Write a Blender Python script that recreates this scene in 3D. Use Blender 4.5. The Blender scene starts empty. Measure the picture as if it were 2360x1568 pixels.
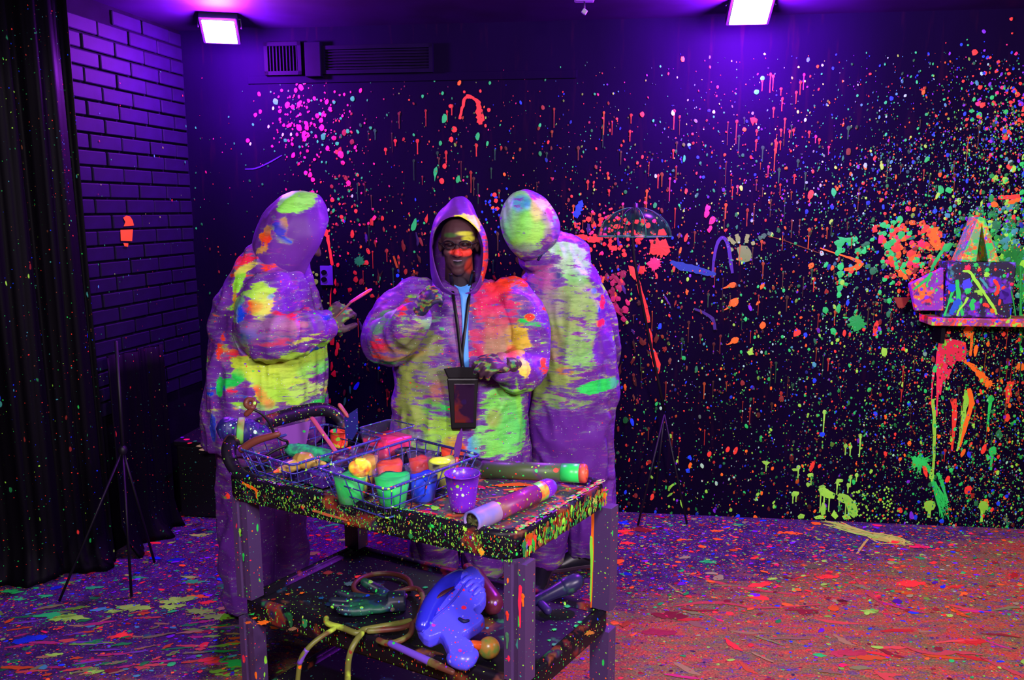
import bpy, bmesh, math, random
import numpy as np
from mathutils import Vector, Matrix, noise
from mathutils.bvhtree import BVHTree

PI = math.pi
scene = bpy.context.scene
COL = scene.collection
V = Vector

# ------------------------------------------------------------------ camera
F, TILT, EYE = 1850.0, math.radians(9.33), 1.7
cam_data = bpy.data.cameras.new('camera')
cam_data.sensor_width = 36.0
cam_data.lens = 36.0 * F / 2360.0
cam_data.clip_start = 0.05
cam = bpy.data.objects.new('camera', cam_data)
cam.location = (0, 0, EYE)
cam.rotation_euler = (math.pi / 2 - TILT, 0, 0)
COL.objects.link(cam)
scene.camera = cam

# ------------------------------------------------------------------ world, exposure
world = bpy.data.worlds.new('night')
scene.world = world
world.use_nodes = True
world.node_tree.nodes['Background'].inputs[0].default_value = (0.25, 0.10, 0.6, 1)
world.node_tree.nodes['Background'].inputs[1].default_value = 0.02
scene.view_settings.view_transform = 'Standard'
scene.view_settings.look = 'None'
scene.view_settings.gamma = 1.0
scene.view_settings.exposure = 0.0
scene.view_settings.use_curve_mapping = False
try:
    scene.cycles.use_denoising = True
    scene.cycles.max_bounces = 6
    scene.cycles.transparent_max_bounces = 16
    scene.cycles.caustics_reflective = False
    scene.cycles.caustics_refractive = False
    scene.cycles.sample_clamp_indirect = 4.0
except Exception:
    pass

# the blacklight floods: (x, y, z), aim, watts, colour, size
UV = (0.92, 0.78, 0.86)
UVB = (0.40, 0.06, 1.0)
FLOODS = {
    'back_left': ((-1.475, 4.25, 2.575), (-1.25, 3.2, 1.0), 30.0, UVB, 0.14),
    'back_right': ((1.12, 3.96, 2.615), (1.02, 2.9, 1.0), 40.0, UVB, 0.15),
    'front_right': ((1.9, -0.3, 2.52), (0.5, 3.2, 0.6), 155.0, UV, 0.45),
    'front_left': ((-0.35, 0.0, 2.52), (-0.1, 3.0, 0.9), 88.0, UV, 0.45),
    'right_side': ((2.75, 1.5, 2.52), (2.2, 3.3, 0.3), 24.0, UV, 0.35),
}

def add_flood_light(key):
    loc, aim, watts, colour, size = FLOODS[key]
    ld = bpy.data.lights.new('blacklight_' + key, 'AREA')
    ld.shape = 'SQUARE'
    ld.size = size
    ld.energy = watts
    ld.color = colour
    lo = bpy.data.objects.new('blacklight_' + key, ld)
    d = (V(aim) - V(loc)).normalized()
    lo.location = V(loc) + d * 0.02
    lo.rotation_euler = d.to_track_quat('-Z', 'Y').to_euler()
    COL.objects.link(lo)
for k in FLOODS:
    add_flood_light(k)
for k, w in (('back_left', 180.0), ('back_right', 290.0)):        # added point lights at the back lenses, to widen the wall and ceiling glow
    pl = bpy.data.lights.new('blacklight_spill', 'POINT'); pl.energy = w; pl.color = (0.42, 0.02, 1.0); pl.shadow_soft_size = 0.05
    po = bpy.data.objects.new('blacklight_spill', pl); COL.objects.link(po)
    po.location = V(FLOODS[k][0]) + (V(FLOODS[k][1]) - V(FLOODS[k][0])).normalized() * 0.09

# ------------------------------------------------------------------ pixel helpers (2360 x 1568 frame)
def ray(px, py):
    x = (px - 1180) / F; u = -(py - 784) / F
    return V((x, math.cos(TILT) + u * math.sin(TILT), -math.sin(TILT) + u * math.cos(TILT)))
CAM = V((0, 0, EYE))
def at_z(px, py, z):
    d = ray(px, py); return CAM + d * ((z - EYE) / d.z)
def at_y(px, py, y):
    d = ray(px, py); return CAM + d * (y / d.y)
def at_plane(px, py, p, n):
    d = ray(px, py); return CAM + d * ((V(p) - CAM).dot(n) / d.dot(n))

# ------------------------------------------------------------------ palette (albedo under blacklight)
G = (0.02, 0.70, 0.09); YG = (0.30, 0.85, 0.05); YE = (0.85, 0.80, 0.06); RE = (0.95, 0.05, 0.025)
HP = (0.90, 0.02, 0.08); OR = (1.0, 0.17, 0.01); BL = (0.01, 0.06, 0.80); VI = (0.20, 0.02, 0.60)
TE = (0.05, 0.35, 0.30); DG = (0.015, 0.20, 0.05); DR = (0.22, 0.02, 0.015); BR = (0.16, 0.05, 0.02)

# ------------------------------------------------------------------ materials
def new_mat(name):
    m = bpy.data.materials.new(name); m.use_nodes = True
    nt = m.node_tree
    b = nt.nodes['Principled BSDF']
    return m, nt, b
def N(nt, typ, **kw):
    n = nt.nodes.new(typ)
    for k, v in kw.items():
        setattr(n, k, v)
    return n
def math_node(nt, op, a, b=None):
    n = N(nt, 'ShaderNodeMath', operation=op)
    for i, x in enumerate((a, b)):
        if x is None: continue
        if isinstance(x, (int, float)): n.inputs[i].default_value = x
        else: nt.links.new(x, n.inputs[i])
    return n.outputs[0]
def mix_col(nt, fac, a, b):
    n = N(nt, 'ShaderNodeMix', data_type='RGBA')
    for i, x in ((0, fac), (6, a), (7, b)):
        if isinstance(x, (int, float)): n.inputs[i].default_value = x
        elif isinstance(x, tuple): n.inputs[i].default_value = (*x[:3], 1)
        else: nt.links.new(x, n.inputs[i])
    return n.outputs[2]
def ramp(nt, fac, stops, interp='LINEAR'):
    n = N(nt, 'ShaderNodeValToRGB')
    cr = n.color_ramp; cr.interpolation = interp
    while len(cr.elements) < len(stops): cr.elements.new(0.5)
    while len(cr.elements) > len(stops): cr.elements.remove(cr.elements[-1])
    for e, (p, c) in zip(cr.elements, stops):
        e.position = p; e.color = (*c[:3], 1) if isinstance(c, tuple) else (c, c, c, 1)
    nt.links.new(fac, n.inputs[0])
    return n.outputs[0]
def coords(nt, scale=(1, 1, 1), warp=0.0, wscale=6.0, rot=(0, 0, 0), world_space=False):
    if world_space:
        src = N(nt, 'ShaderNodeNewGeometry').outputs['Position']
    else:
        src = N(nt, 'ShaderNodeTexCoord').outputs['Object']
    if warp > 0:
        nz = N(nt, 'ShaderNodeTexNoise'); nz.inputs['Scale'].default_value = wscale
        nt.links.new(src, nz.inputs['Vector'])
        s = N(nt, 'ShaderNodeVectorMath', operation='SCALE'); s.inputs['Scale'].default_value = warp
        nt.links.new(nz.outputs['Color'], s.inputs[0])
        a = N(nt, 'ShaderNodeVectorMath', operation='ADD')
        nt.links.new(src, a.inputs[0]); nt.links.new(s.outputs[0], a.inputs[1]); src = a.outputs[0]
    mp = N(nt, 'ShaderNodeMapping')
    mp.inputs['Scale'].default_value = scale; mp.inputs['Rotation'].default_value = rot
    nt.links.new(src, mp.inputs['Vector'])
    return mp.outputs[0]
def speck_layer(nt, base, scale, rmax, power, palette, stretch=(1, 1, 1), warp=0.012, world_space=False, fade=None):
    """Round paint specks: a voronoi cell shows a dot whose radius comes from the cell's own random number."""
    vec = coords(nt, stretch, warp, 30.0, world_space=world_space)
    vo = N(nt, 'ShaderNodeTexVoronoi'); vo.inputs['Scale'].default_value = scale
    nt.links.new(vec, vo.inputs['Vector'])
    sep = N(nt, 'ShaderNodeSeparateColor'); nt.links.new(vo.outputs['Color'], sep.inputs[0])
    rad = math_node(nt, 'MULTIPLY', math_node(nt, 'POWER', sep.outputs[0], power), rmax)
    if fade is not None: rad = math_node(nt, 'MULTIPLY', rad, fade)
    diff = math_node(nt, 'SUBTRACT', rad, vo.outputs['Distance'])
    mask = N(nt, 'ShaderNodeMapRange'); mask.inputs['From Min'].default_value = 0.0
    mask.inputs['From Max'].default_value = 0.05
    nt.links.new(diff, mask.inputs['Value'])
    n = len(palette)
    col = ramp(nt, sep.outputs[1], [(i / n, c) for i, c in enumerate(palette)], 'CONSTANT')
    return mix_col(nt, mask.outputs[0], base, col)
def bump(nt, b, height, strength=0.3, dist=0.01):
    bp = N(nt, 'ShaderNodeBump'); bp.inputs['Strength'].default_value = strength
    bp.inputs['Distance'].default_value = dist
    nt.links.new(height, bp.inputs['Height']); nt.links.new(bp.outputs[0], b.inputs['Normal'])

PAL_CART = [YG, G, (.4, .6, .1), DG, YG, TE, DR, (.5, .6, .2), YG, G, OR, DG, VI, BR]
def speck_mat(name, base, layers=((38, .34, 2.0), (110, .42, 1.5)), pal=PAL_CART, rough=0.45, blotch=None, metallic=0.0,
              stretch=(1, 1, 1), world_space=False, bump_s=0.0, spec=0.35):
    m, nt, b = new_mat(name)
    c = None
    if blotch:
        nz = N(nt, 'ShaderNodeTexNoise'); nz.inputs['Scale'].default_value = blotch[1]
        nz.inputs['Detail'].default_value = 4
        nt.links.new(coords(nt, blotch[3] if len(blotch) > 3 else (1, 1, 1), world_space=world_space), nz.inputs['Vector'])
        fac = ramp(nt, nz.outputs[0], [(blotch[2], 0.0), (min(1, blotch[2] + .05), 1.0)])
        vo = N(nt, 'ShaderNodeTexNoise'); vo.inputs['Scale'].default_value = blotch[1] * 1.3
        nt.links.new(coords(nt, (1, 1, 1), world_space=world_space), vo.inputs['Vector'])
        k = blotch[0]
        cc = ramp(nt, vo.outputs[0], [(0.36 + 0.30 * i / len(k), x) for i, x in enumerate(k)])
        c = mix_col(nt, fac, base, cc)
    cur = c if c is not None else base
    for i, (s, r, p) in enumerate(layers):
        st = stretch if i == 0 else (1, 1, 1)
        cur = speck_layer(nt, cur, s, r, p, pal, st, world_space=world_space)
    if isinstance(cur, tuple): b.inputs['Base Color'].default_value = (*cur, 1)
    else: nt.links.new(cur, b.inputs['Base Color'])
    b.inputs['Roughness'].default_value = rough
    b.inputs['Metallic'].default_value = metallic
    b.inputs['Specular IOR Level'].default_value = spec
    if bump_s:
        nz = N(nt, 'ShaderNodeTexNoise'); nz.inputs['Scale'].default_value = 40; nz.inputs['Detail'].default_value = 5
        nt.links.new(coords(nt), nz.inputs['Vector'])
        bump(nt, b, nz.outputs[0], bump_s, 0.004)
    return m
def flat_mat(name, c, rough=0.5, var=0.0, spec=0.35, metallic=0.0, c2=None, scale=12, bump_s=0.0):
    m, nt, b = new_mat(name)
    nz = N(nt, 'ShaderNodeTexNoise'); nz.inputs['Scale'].default_value = scale; nz.inputs['Detail'].default_value = 5
    nt.links.new(coords(nt), nz.inputs['Vector'])
    c2 = c2 or tuple(x * (1 - var) for x in c)
    nt.links.new(ramp(nt, nz.outputs[0], [(0.38, c2), (0.62, c)]), b.inputs['Base Color'])
    b.inputs['Roughness'].default_value = rough; b.inputs['Specular IOR Level'].default_value = spec
    b.inputs['Metallic'].default_value = metallic
    if bump_s: bump(nt, b, nz.outputs[0], bump_s, 0.004)
    return m
def paint_attr_mat(name, rough=0.5, spec=0.25):
    m, nt, b = new_mat(name)
    a = N(nt, 'ShaderNodeVertexColor'); a.layer_name = 'paint'
    nt.links.new(a.outputs[0], b.inputs['Base Color'])
    b.inputs['Roughness'].default_value = rough; b.inputs['Specular IOR Level'].default_value = spec
    return m
M_PAINT = paint_attr_mat('fluorescent_paint')

def clear_plastic(name, tint=(0.30, 0.26, 0.5), alpha=0.0):
    m, nt, b = new_mat(name)
    nt.nodes.remove(b)
    out = nt.nodes['Material Output']
    tr = N(nt, 'ShaderNodeBsdfTransparent'); tr.inputs[0].default_value = (0.93, 0.92, 0.97, 1)
    pr = N(nt, 'ShaderNodeBsdfPrincipled')
    c = speck_layer(nt, tint, 90, .42, 1.5, [YG, G, RE, TE, HP, VI])
    nt.links.new(c, pr.inputs['Base Color']); pr.inputs['Roughness'].default_value = 0.12
    lw = N(nt, 'ShaderNodeLayerWeight'); lw.inputs[0].default_value = 0.35
    fac = math_node(nt, 'ADD', math_node(nt, 'MULTIPLY', lw.outputs['Facing'], 0.17), alpha)
    nzm = N(nt, 'ShaderNodeTexNoise'); nzm.inputs['Scale'].default_value = 28
    nt.links.new(coords(nt), nzm.inputs['Vector'])
    sm = math_node(nt, 'MULTIPLY', ramp(nt, nzm.outputs[0], [(0.55, 0.0), (0.66, 1.0)]), 0.07)
    fac = math_node(nt, 'ADD', fac, sm)
    mx = N(nt, 'ShaderNodeMixShader'); nt.links.new(fac, mx.inputs[0])
    nt.links.new(tr.outputs[0], mx.inputs[1]); nt.links.new(pr.outputs[0], mx.inputs[2])
    nt.links.new(mx.outputs[0], out.inputs['Surface'])
    return m

# ------------------------------------------------------------------ object helpers
def link(o, parent=None):
    COL.objects.link(o)
    if parent is not None: o.parent = parent
    return o
def mesh_obj(name, verts, faces, mat, parent=None, smooth=True):
    me = bpy.data.meshes.new(name)
    me.from_pydata([tuple(v) for v in verts], [], faces)
    me.update()
    if smooth: me.polygons.foreach_set('use_smooth', [True] * len(me.polygons))
    if mat: me.materials.append(mat)
    o = bpy.data.objects.new(name, me)
    return link(o, parent)
def bm_obj(name, bm, mat, parent=None, smooth=False, bevel=0.0, seg=2):
    me = bpy.data.meshes.new(name)
    bmesh.ops.recalc_face_normals(bm, faces=bm.faces)
    bm.to_mesh(me); bm.free()
    if smooth: me.polygons.foreach_set('use_smooth', [True] * len(me.polygons))
    if mat: me.materials.append(mat)
    o = bpy.data.objects.new(name, me)
    if bevel:
        md = o.modifiers.new('bevel', 'BEVEL'); md.width = bevel; md.segments = seg
        md.limit_method = 'ANGLE'
    return link(o, parent)
def tag(o, label=None, cat=None, group=None, kind=None):
    if label: o['label'] = label
    if cat: o['category'] = cat
    if group: o['group'] = group
    if kind: o['kind'] = kind
    return o
def thing(name, label, cat, loc=(0, 0, 0), group=None):
    o = bpy.data.objects.new(name, None); o.empty_display_size = 0.05
    o.location = loc; link(o); tag(o, label, cat, group)
    return o
def adopt(o, root):
    """make an already placed (world space) part a child of root without moving it"""
    o.parent = root
    o.matrix_parent_inverse = Matrix.Translation(-V(root.location))
    return o
def loft(rings, closed=True, cap=True):
    """rings: list of lists of Vector with equal counts -> verts, faces"""
    n = len(rings[0]); vs = [p for r in rings for p in r]; fs = []
    for i in range(len(rings) - 1):
        for j in range(n if closed else n - 1):
            k = (j + 1) % n
            fs.append((i * n + j, i * n + k, (i + 1) * n + k, (i + 1) * n + j))
    if cap:
        a = len(vs); vs.append(sum(rings[0], V()) / n); b = a + 1; vs.append(sum(rings[-1], V()) / n)
        for j in range(n):
            k = (j + 1) % n
            fs.append((k, j, a)); fs.append(((len(rings) - 1) * n + j, (len(rings) - 1) * n + k, b))
    return vs, fs
def smooth_path(pts, rad, sub=5):
    out = []; ro = []
    P = [V(p) for p in pts]; n = len(P)
    for i in range(n - 1):
        p0 = P[max(i - 1, 0)]; p1 = P[i]; p2 = P[i + 1]; p3 = P[min(i + 2, n - 1)]
        for s in range(sub):
            t = s / sub
            out.append(0.5 * ((2 * p1) + (p2 - p0) * t + (2 * p0 - 5 * p1 + 4 * p2 - p3) * t * t + (3 * p1 - p0 - 3 * p2 + p3) * t ** 3))
            ro.append(rad[i] * (1 - t) + rad[i + 1] * t)
    out.append(P[-1]); ro.append(rad[-1])
    return out, ro
def tube(pts, rad, seg=8, sub=0, flat=1.0, up=None, cap=True, round_cap=False):
    pts = [V(p) for p in pts]
    if isinstance(rad, (int, float)): rad = [rad] * len(pts)
    if sub: pts, rad = smooth_path(pts, rad, sub)
    if round_cap:
        d0 = (pts[0] - pts[1]).normalized(); d1 = (pts[-1] - pts[-2]).normalized()
        r0, r1 = rad[0], rad[-1]
        pts = [pts[0] + d0 * r0 * .9, pts[0] + d0 * r0 * .55] + pts + [pts[-1] + d1 * r1 * .55, pts[-1] + d1 * r1 * .9]
        rad = [r0 * .35, r0 * .8] + list(rad) + [r1 * .8, r1 * .35]
    n = len(pts); rings = []
    t0 = (pts[1] - pts[0]).normalized()
    ref = V(up) if up is not None else (V((0, 0, 1)) if abs(t0.z) < 0.9 else V((0, 1, 0)))
    a = (ref - t0 * ref.dot(t0)).normalized()
    for i in range(n):
        t = ((pts[min(i + 1, n - 1)] - pts[max(i - 1, 0)])).normalized()
        a = (a - t * a.dot(t)).normalized(); b = t.cross(a)
        rings.append([pts[i] + a * (rad[i] * flat * math.cos(2 * PI * j / seg)) + b * (rad[i] * math.sin(2 * PI * j / seg)) for j in range(seg)])
    return loft(rings, True, cap)
def ellipsoid(c, r, seg=16, rings_n=10, rot=None):
    c = V(c); rs = []
    for i in range(1, rings_n):
        th = PI * i / rings_n
        rs.append([V((r[0] * math.sin(th) * math.cos(2 * PI * j / seg), r[1] * math.sin(th) * math.sin(2 * PI * j / seg), r[2] * math.cos(th))) for j in range(seg)])
    vs, fs = loft(rs, True, True)
    vs[-2] = V((0, 0, r[2])); vs[-1] = V((0, 0, -r[2]))
    if rot is not None: vs = [rot @ v for v in vs]
    return [v + c for v in vs], fs
def box(c, s, rot=None):
    c = V(c); h = V(s) / 2
    vs = [V((x * h.x, y * h.y, z * h.z)) for x in (-1, 1) for y in (-1, 1) for z in (-1, 1)]
    if rot is not None: vs = [rot @ v for v in vs]
    fs = [(0, 1, 3, 2), (4, 6, 7, 5), (0, 4, 5, 1), (2, 3, 7, 6), (0, 2, 6, 4), (1, 5, 7, 3)]
    return [v + c for v in vs], fs
def join(*pieces):
    vs, fs = [], []
    for v, f in pieces:
        o = len(vs); vs += list(v); fs += [tuple(i + o for i in q) for q in f]
    return vs, fs
def bevel_mod(o, w, seg=2):
    md = o.modifiers.new('bevel', 'BEVEL'); md.width = w; md.segments = seg; md.limit_method = 'ANGLE'
    return o
def fused(name, pieces, voxel, smooth_it=4, mat=None, parent=None):
    """union closed pieces into ONE continuous surface"""
    vs, fs = join(*pieces)
    me = bpy.data.meshes.new('tmp'); me.from_pydata([tuple(v) for v in vs], [], fs); me.update()
    o = bpy.data.objects.new('tmp', me); COL.objects.link(o)
    r = o.modifiers.new('r', 'REMESH'); r.mode = 'VOXEL'; r.voxel_size = voxel; r.use_smooth_shade = True
    if smooth_it:
        s = o.modifiers.new('s', 'SMOOTH'); s.factor = 0.5; s.iterations = smooth_it
    dg = bpy.context.evaluated_depsgraph_get()
    ev = o.evaluated_get(dg)
    me2 = bpy.data.meshes.new_from_object(ev)
    bpy.data.objects.remove(o); bpy.data.meshes.remove(me)
    me2.name = name
    me2.materials.clear()
    if mat: me2.materials.append(mat)
    me2.polygons.foreach_set('use_smooth', [True] * len(me2.polygons))
    return link(bpy.data.objects.new(name, me2), parent)
def verts_np(me):
    a = np.empty(len(me.vertices) * 3); me.vertices.foreach_get('co', a); return a.reshape(-1, 3)
def normals_np(me):
    a = np.empty(len(me.vertices) * 3); me.vertices.foreach_get('normal', a); return a.reshape(-1, 3)
def set_verts(me, a):
    me.vertices.foreach_set('co', a.astype(np.float32).ravel()); me.update()
def set_col(me, name, rgba):
    at = me.color_attributes.new(name, 'FLOAT_COLOR', 'POINT')
    at.data.foreach_set('color', rgba.astype(np.float32).ravel())

# ------------------------------------------------------------------ paint that has landed on a surface
class Splats:
    """raised blobs, drips and strokes of paint on a plane: origin, unit axes u and v, normal n"""
    def __init__(s, o, u, v, n, seed=1):
        s.o, s.u, s.v, s.n = V(o), V(u), V(v), V(n)
        s.vs, s.fs, s.cs = [], [], []; s.r = random.Random(seed); s.k = 0
    def P(s, a, b, h): return s.o + s.u * a + s.v * b + s.n * h
    def px(s, x, y):
        p = at_plane(x, y, s.o, s.n) - s.o
        return p.dot(s.u), p.dot(s.v)
    def fan(s, ring, c, col):
        s.k += 1; h = 0.0008 + 0.0022 * ((s.k * 0.61803) % 1)
        i0 = len(s.vs); n = len(ring)
        s.vs.append(s.P(c[0], c[1], h + 0.0008))
        for a, b in ring: s.vs.append(s.P(a, b, h))
        j = s.r.uniform(.8, 1.1)
        s.cs += [tuple(min(1, x * j) for x in col)] * (n + 1)
        s.fs += [(i0, i0 + 1 + q, i0 + 1 + (q + 1) % n) for q in range(n)]
    def blob(s, a, b, ra, rb, col, ang=0.0, rough=0.15, n=9):
        ca, sa = math.cos(ang), math.sin(ang); ring = []
        for q in range(n):
            t = 2 * PI * q / n; k = 1 + s.r.uniform(-rough, rough)
            x, y = ra * k * math.cos(t), rb * k * math.sin(t)
            ring.append((a + x * ca - y * sa, b + x * sa + y * ca))
        s.fan(ring, (a, b), col)
    def stroke(s, pts, w, col, jag=0.15):
        """pts in (u,v), w half widths"""
        s.k += 1; h = 0.0008 + 0.0022 * ((s.k * 0.61803) % 1)
        if isinstance(w, (int, float)): w = [w] * len(pts)
        if len(pts) == 2:      # a dab: pointed at both ends
            f = lambda k: (pts[0][0] * (1 - k) + pts[1][0] * k, pts[0][1] * (1 - k) + pts[1][1] * k)
            pts = [f(0), f(.2), f(.6), f(1)]; w = [w[0] * .25, w[0] * .9, w[-1], w[-1] * .25]
        P = [V((p[0], p[1], 0)) for p in pts]; P, w = smooth_path(P, w, 4)
        i0 = len(s.vs)
        for i, p in enumerate(P):
            t = (P[min(i + 1, len(P) - 1)] - P[max(i - 1, 0)]).normalized(); q = V((-t.y, t.x, 0))
            for sg in (-1, 1):
                e = p + q * (sg * w[i] * (1 + s.r.uniform(-jag, jag))); s.vs.append(s.P(e.x, e.y, h))
        j = s.r.uniform(.85, 1.1)
        s.cs += [tuple(min(1, x * j) for x in col)] * (2 * len(P))
        s.fs += [(i0 + 2 * i, i0 + 2 * i + 1, i0 + 2 * i + 3, i0 + 2 * i + 2) for i in range(len(P) - 1)]
    def drip(s, a, b, r, length, col):
        s.blob(a, b, r, r * 1.2, col)
        s.stroke([(a, b), (a + s.r.uniform(-.1, .1) * r, b - length * .6), (a, b - length)], [r * .5, r * .28, r * .33], col)
    def splat(s, a, b, r, col, arms=9, reach=1.9, ang=None):
        """a burst with thrown arms and satellite drops"""
        n = 44; ring = []; k0 = [s.r.uniform(.72, 1.08) for _ in range(n)]; reach = min(reach, 1.65)
        for _ in range(arms):
            k0[s.r.randrange(n)] = s.r.uniform(1.1, reach)
        for q in range(n):
            t = 2 * PI * q / n
            ring.append((a + r * k0[q] * math.cos(t), b + r * k0[q] * math.sin(t)))
        s.fan(ring, (a, b), col)
        for _ in range(arms):
            t = s.r.uniform(0, 2 * PI); d = r * s.r.uniform(1.3, reach + .8)
            s.blob(a + d * math.cos(t), b + d * math.sin(t), r * s.r.uniform(.05, .16), r * s.r.uniform(.05, .16), col)
    def poly(s, pts, col):
        c = (sum(p[0] for p in pts) / len(pts), sum(p[1] for p in pts) / len(pts)); s.fan(pts, c, col)
    def build(s, name, parent, mat=None):
        o = mesh_obj(name, s.vs, s.fs, mat or M_PAINT, None, False)
        c = np.ones((len(s.vs), 4)); c[:, :3] = np.array(s.cs); set_col(o.data, 'paint', c)
        o['kind'] = 'stuff'
        if parent is not None: adopt(o, parent)
        return o
# ------------------------------------------------------------------ the room
CEIL = 2.66
A_W = V((0.591, 4.335, 0)); UW = V((2.747 - 0.591, 4.086 - 4.335, 0)).normalized(); NW = V((UW.y, -UW.x, 0))  # back wall, normal to the room
UL = V((0.2, 1, 0)).normalized(); NL = V((UL.y, -UL.x, 0))          # left wall runs away along UL, normal to the right
CORNER = None
# corner where the two meet
_t = None
_p = V((-1.95, 4.0, 0))
_d = (A_W - _p).dot(NW) / UL.dot(NW)
CORNER = _p + UL * _d

def wall_slab(name, p, u, n, length, z0, z1, mat, thick=0.12):
    rings = []
    vs = []
    for k in (0, -thick):
        for a, z in ((0, z0), (length, z0), (length, z1), (0, z1)):
            vs.append(p + u * a + n * k + V((0, 0, z)))
    fs = [(0, 1, 2, 3), (7, 6, 5, 4), (0, 4, 5, 1), (1, 5, 6, 2), (2, 6, 7, 3), (3, 7, 4, 0)]
    o = mesh_obj(name, vs, fs, mat, None, False); o['kind'] = 'structure'
    return o

def wall_material(name, base, grain=(3, 3, 3)):
    m, nt, b = new_mat(name)
    nz = N(nt, 'ShaderNodeTexNoise'); nz.inputs['Scale'].default_value = 2.5; nz.inputs['Detail'].default_value = 6
    nt.links.new(coords(nt, (1, 1, .35), world_space=True), nz.inputs['Vector'])
    c = ramp(nt, nz.outputs[0], [(0.3, tuple(x * .7 for x in base)), (0.7, tuple(x * 1.15 for x in base))])
    # dried, dull vertical runs of old paint
    nz2 = N(nt, 'ShaderNodeTexNoise'); nz2.inputs['Scale'].default_value = 9; nz2.inputs['Detail'].default_value = 4
    nt.links.new(coords(nt, (3, 3, .35), world_space=True), nz2.inputs['Vector'])
    f = math_node(nt, 'MULTIPLY', ramp(nt, nz2.outputs[0], [(0.60, 0.0), (0.74, 1.0)]), 0.10)
    c = mix_col(nt, f, c, (0.05, 0.008, 0.014))
    nt.links.new(c, b.inputs['Base Color'])
    b.inputs['Roughness'].default_value = 0.7; b.inputs['Specular IOR Level'].default_value = 0.03
    bump(nt, b, nz2.outputs[0], 0.15, 0.004)
    return m
WALLC = (0.0034, 0.0003, 0.0125)
M_WALL = wall_material('black_wall_paint', WALLC)
M_BLACK = flat_mat('black_paint', (0.005, 0.003, 0.009), 0.7, .4, .1)
M_BRICK = flat_mat('dark_painted_brick', (0.0045, 0.0005, 0.020), 0.75, .35, .15, scale=9, bump_s=.5)
M_MORTAR = flat_mat('dark_mortar', (0.003, 0.0015, 0.007), 0.9, .3, .05)

LEN_B = 6.2
wall_back = wall_slab('wall_back', CORNER, UW, NW, LEN_B, 0, CEIL, M_WALL)
wall_left = wall_slab('wall_left', CORNER - UL * 1.02, UL, NL, 1.02, 0, CEIL, M_MORTAR)
_q = CORNER - UL * 1.0
_r = V((-3.3, 3.30, 0))
wall_slab('wall_left_return', _r, (_q - _r).normalized(), V(((_q - _r).normalized().y, -(_q - _r).normalized().x, 0)), (_q - _r).length, 0, CEIL, M_BLACK)
wall_slab('wall_left_side', V((-3.3, -1.15, 0)), V((0, 1, 0)), V((1, 0, 0)), 4.45, 0, CEIL, M_BLACK)
P_R = CORNER + UW * LEN_B
wall_right = wall_slab('wall_right', P_R, V((0, -1, 0)), V((-1, 0, 0)), 5.2, 0, CEIL, M_BLACK)
wall_front = wall_slab('wall_front', V((-3.3, -1.15, 0)), V((1, 0, 0)), V((0, 1, 0)), P_R.x + 3.3, 0, CEIL, M_BLACK)
cv, cf = box((0.6, 1.9, CEIL + .06), (8.2, 6.6, .12))
ceiling = mesh_obj('ceiling', cv, cf, flat_mat('violet_black_ceiling', (0.012, 0.003, 0.034), 0.6, .4, .2, scale=3), None, False)
ceiling['kind'] = 'structure'

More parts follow.
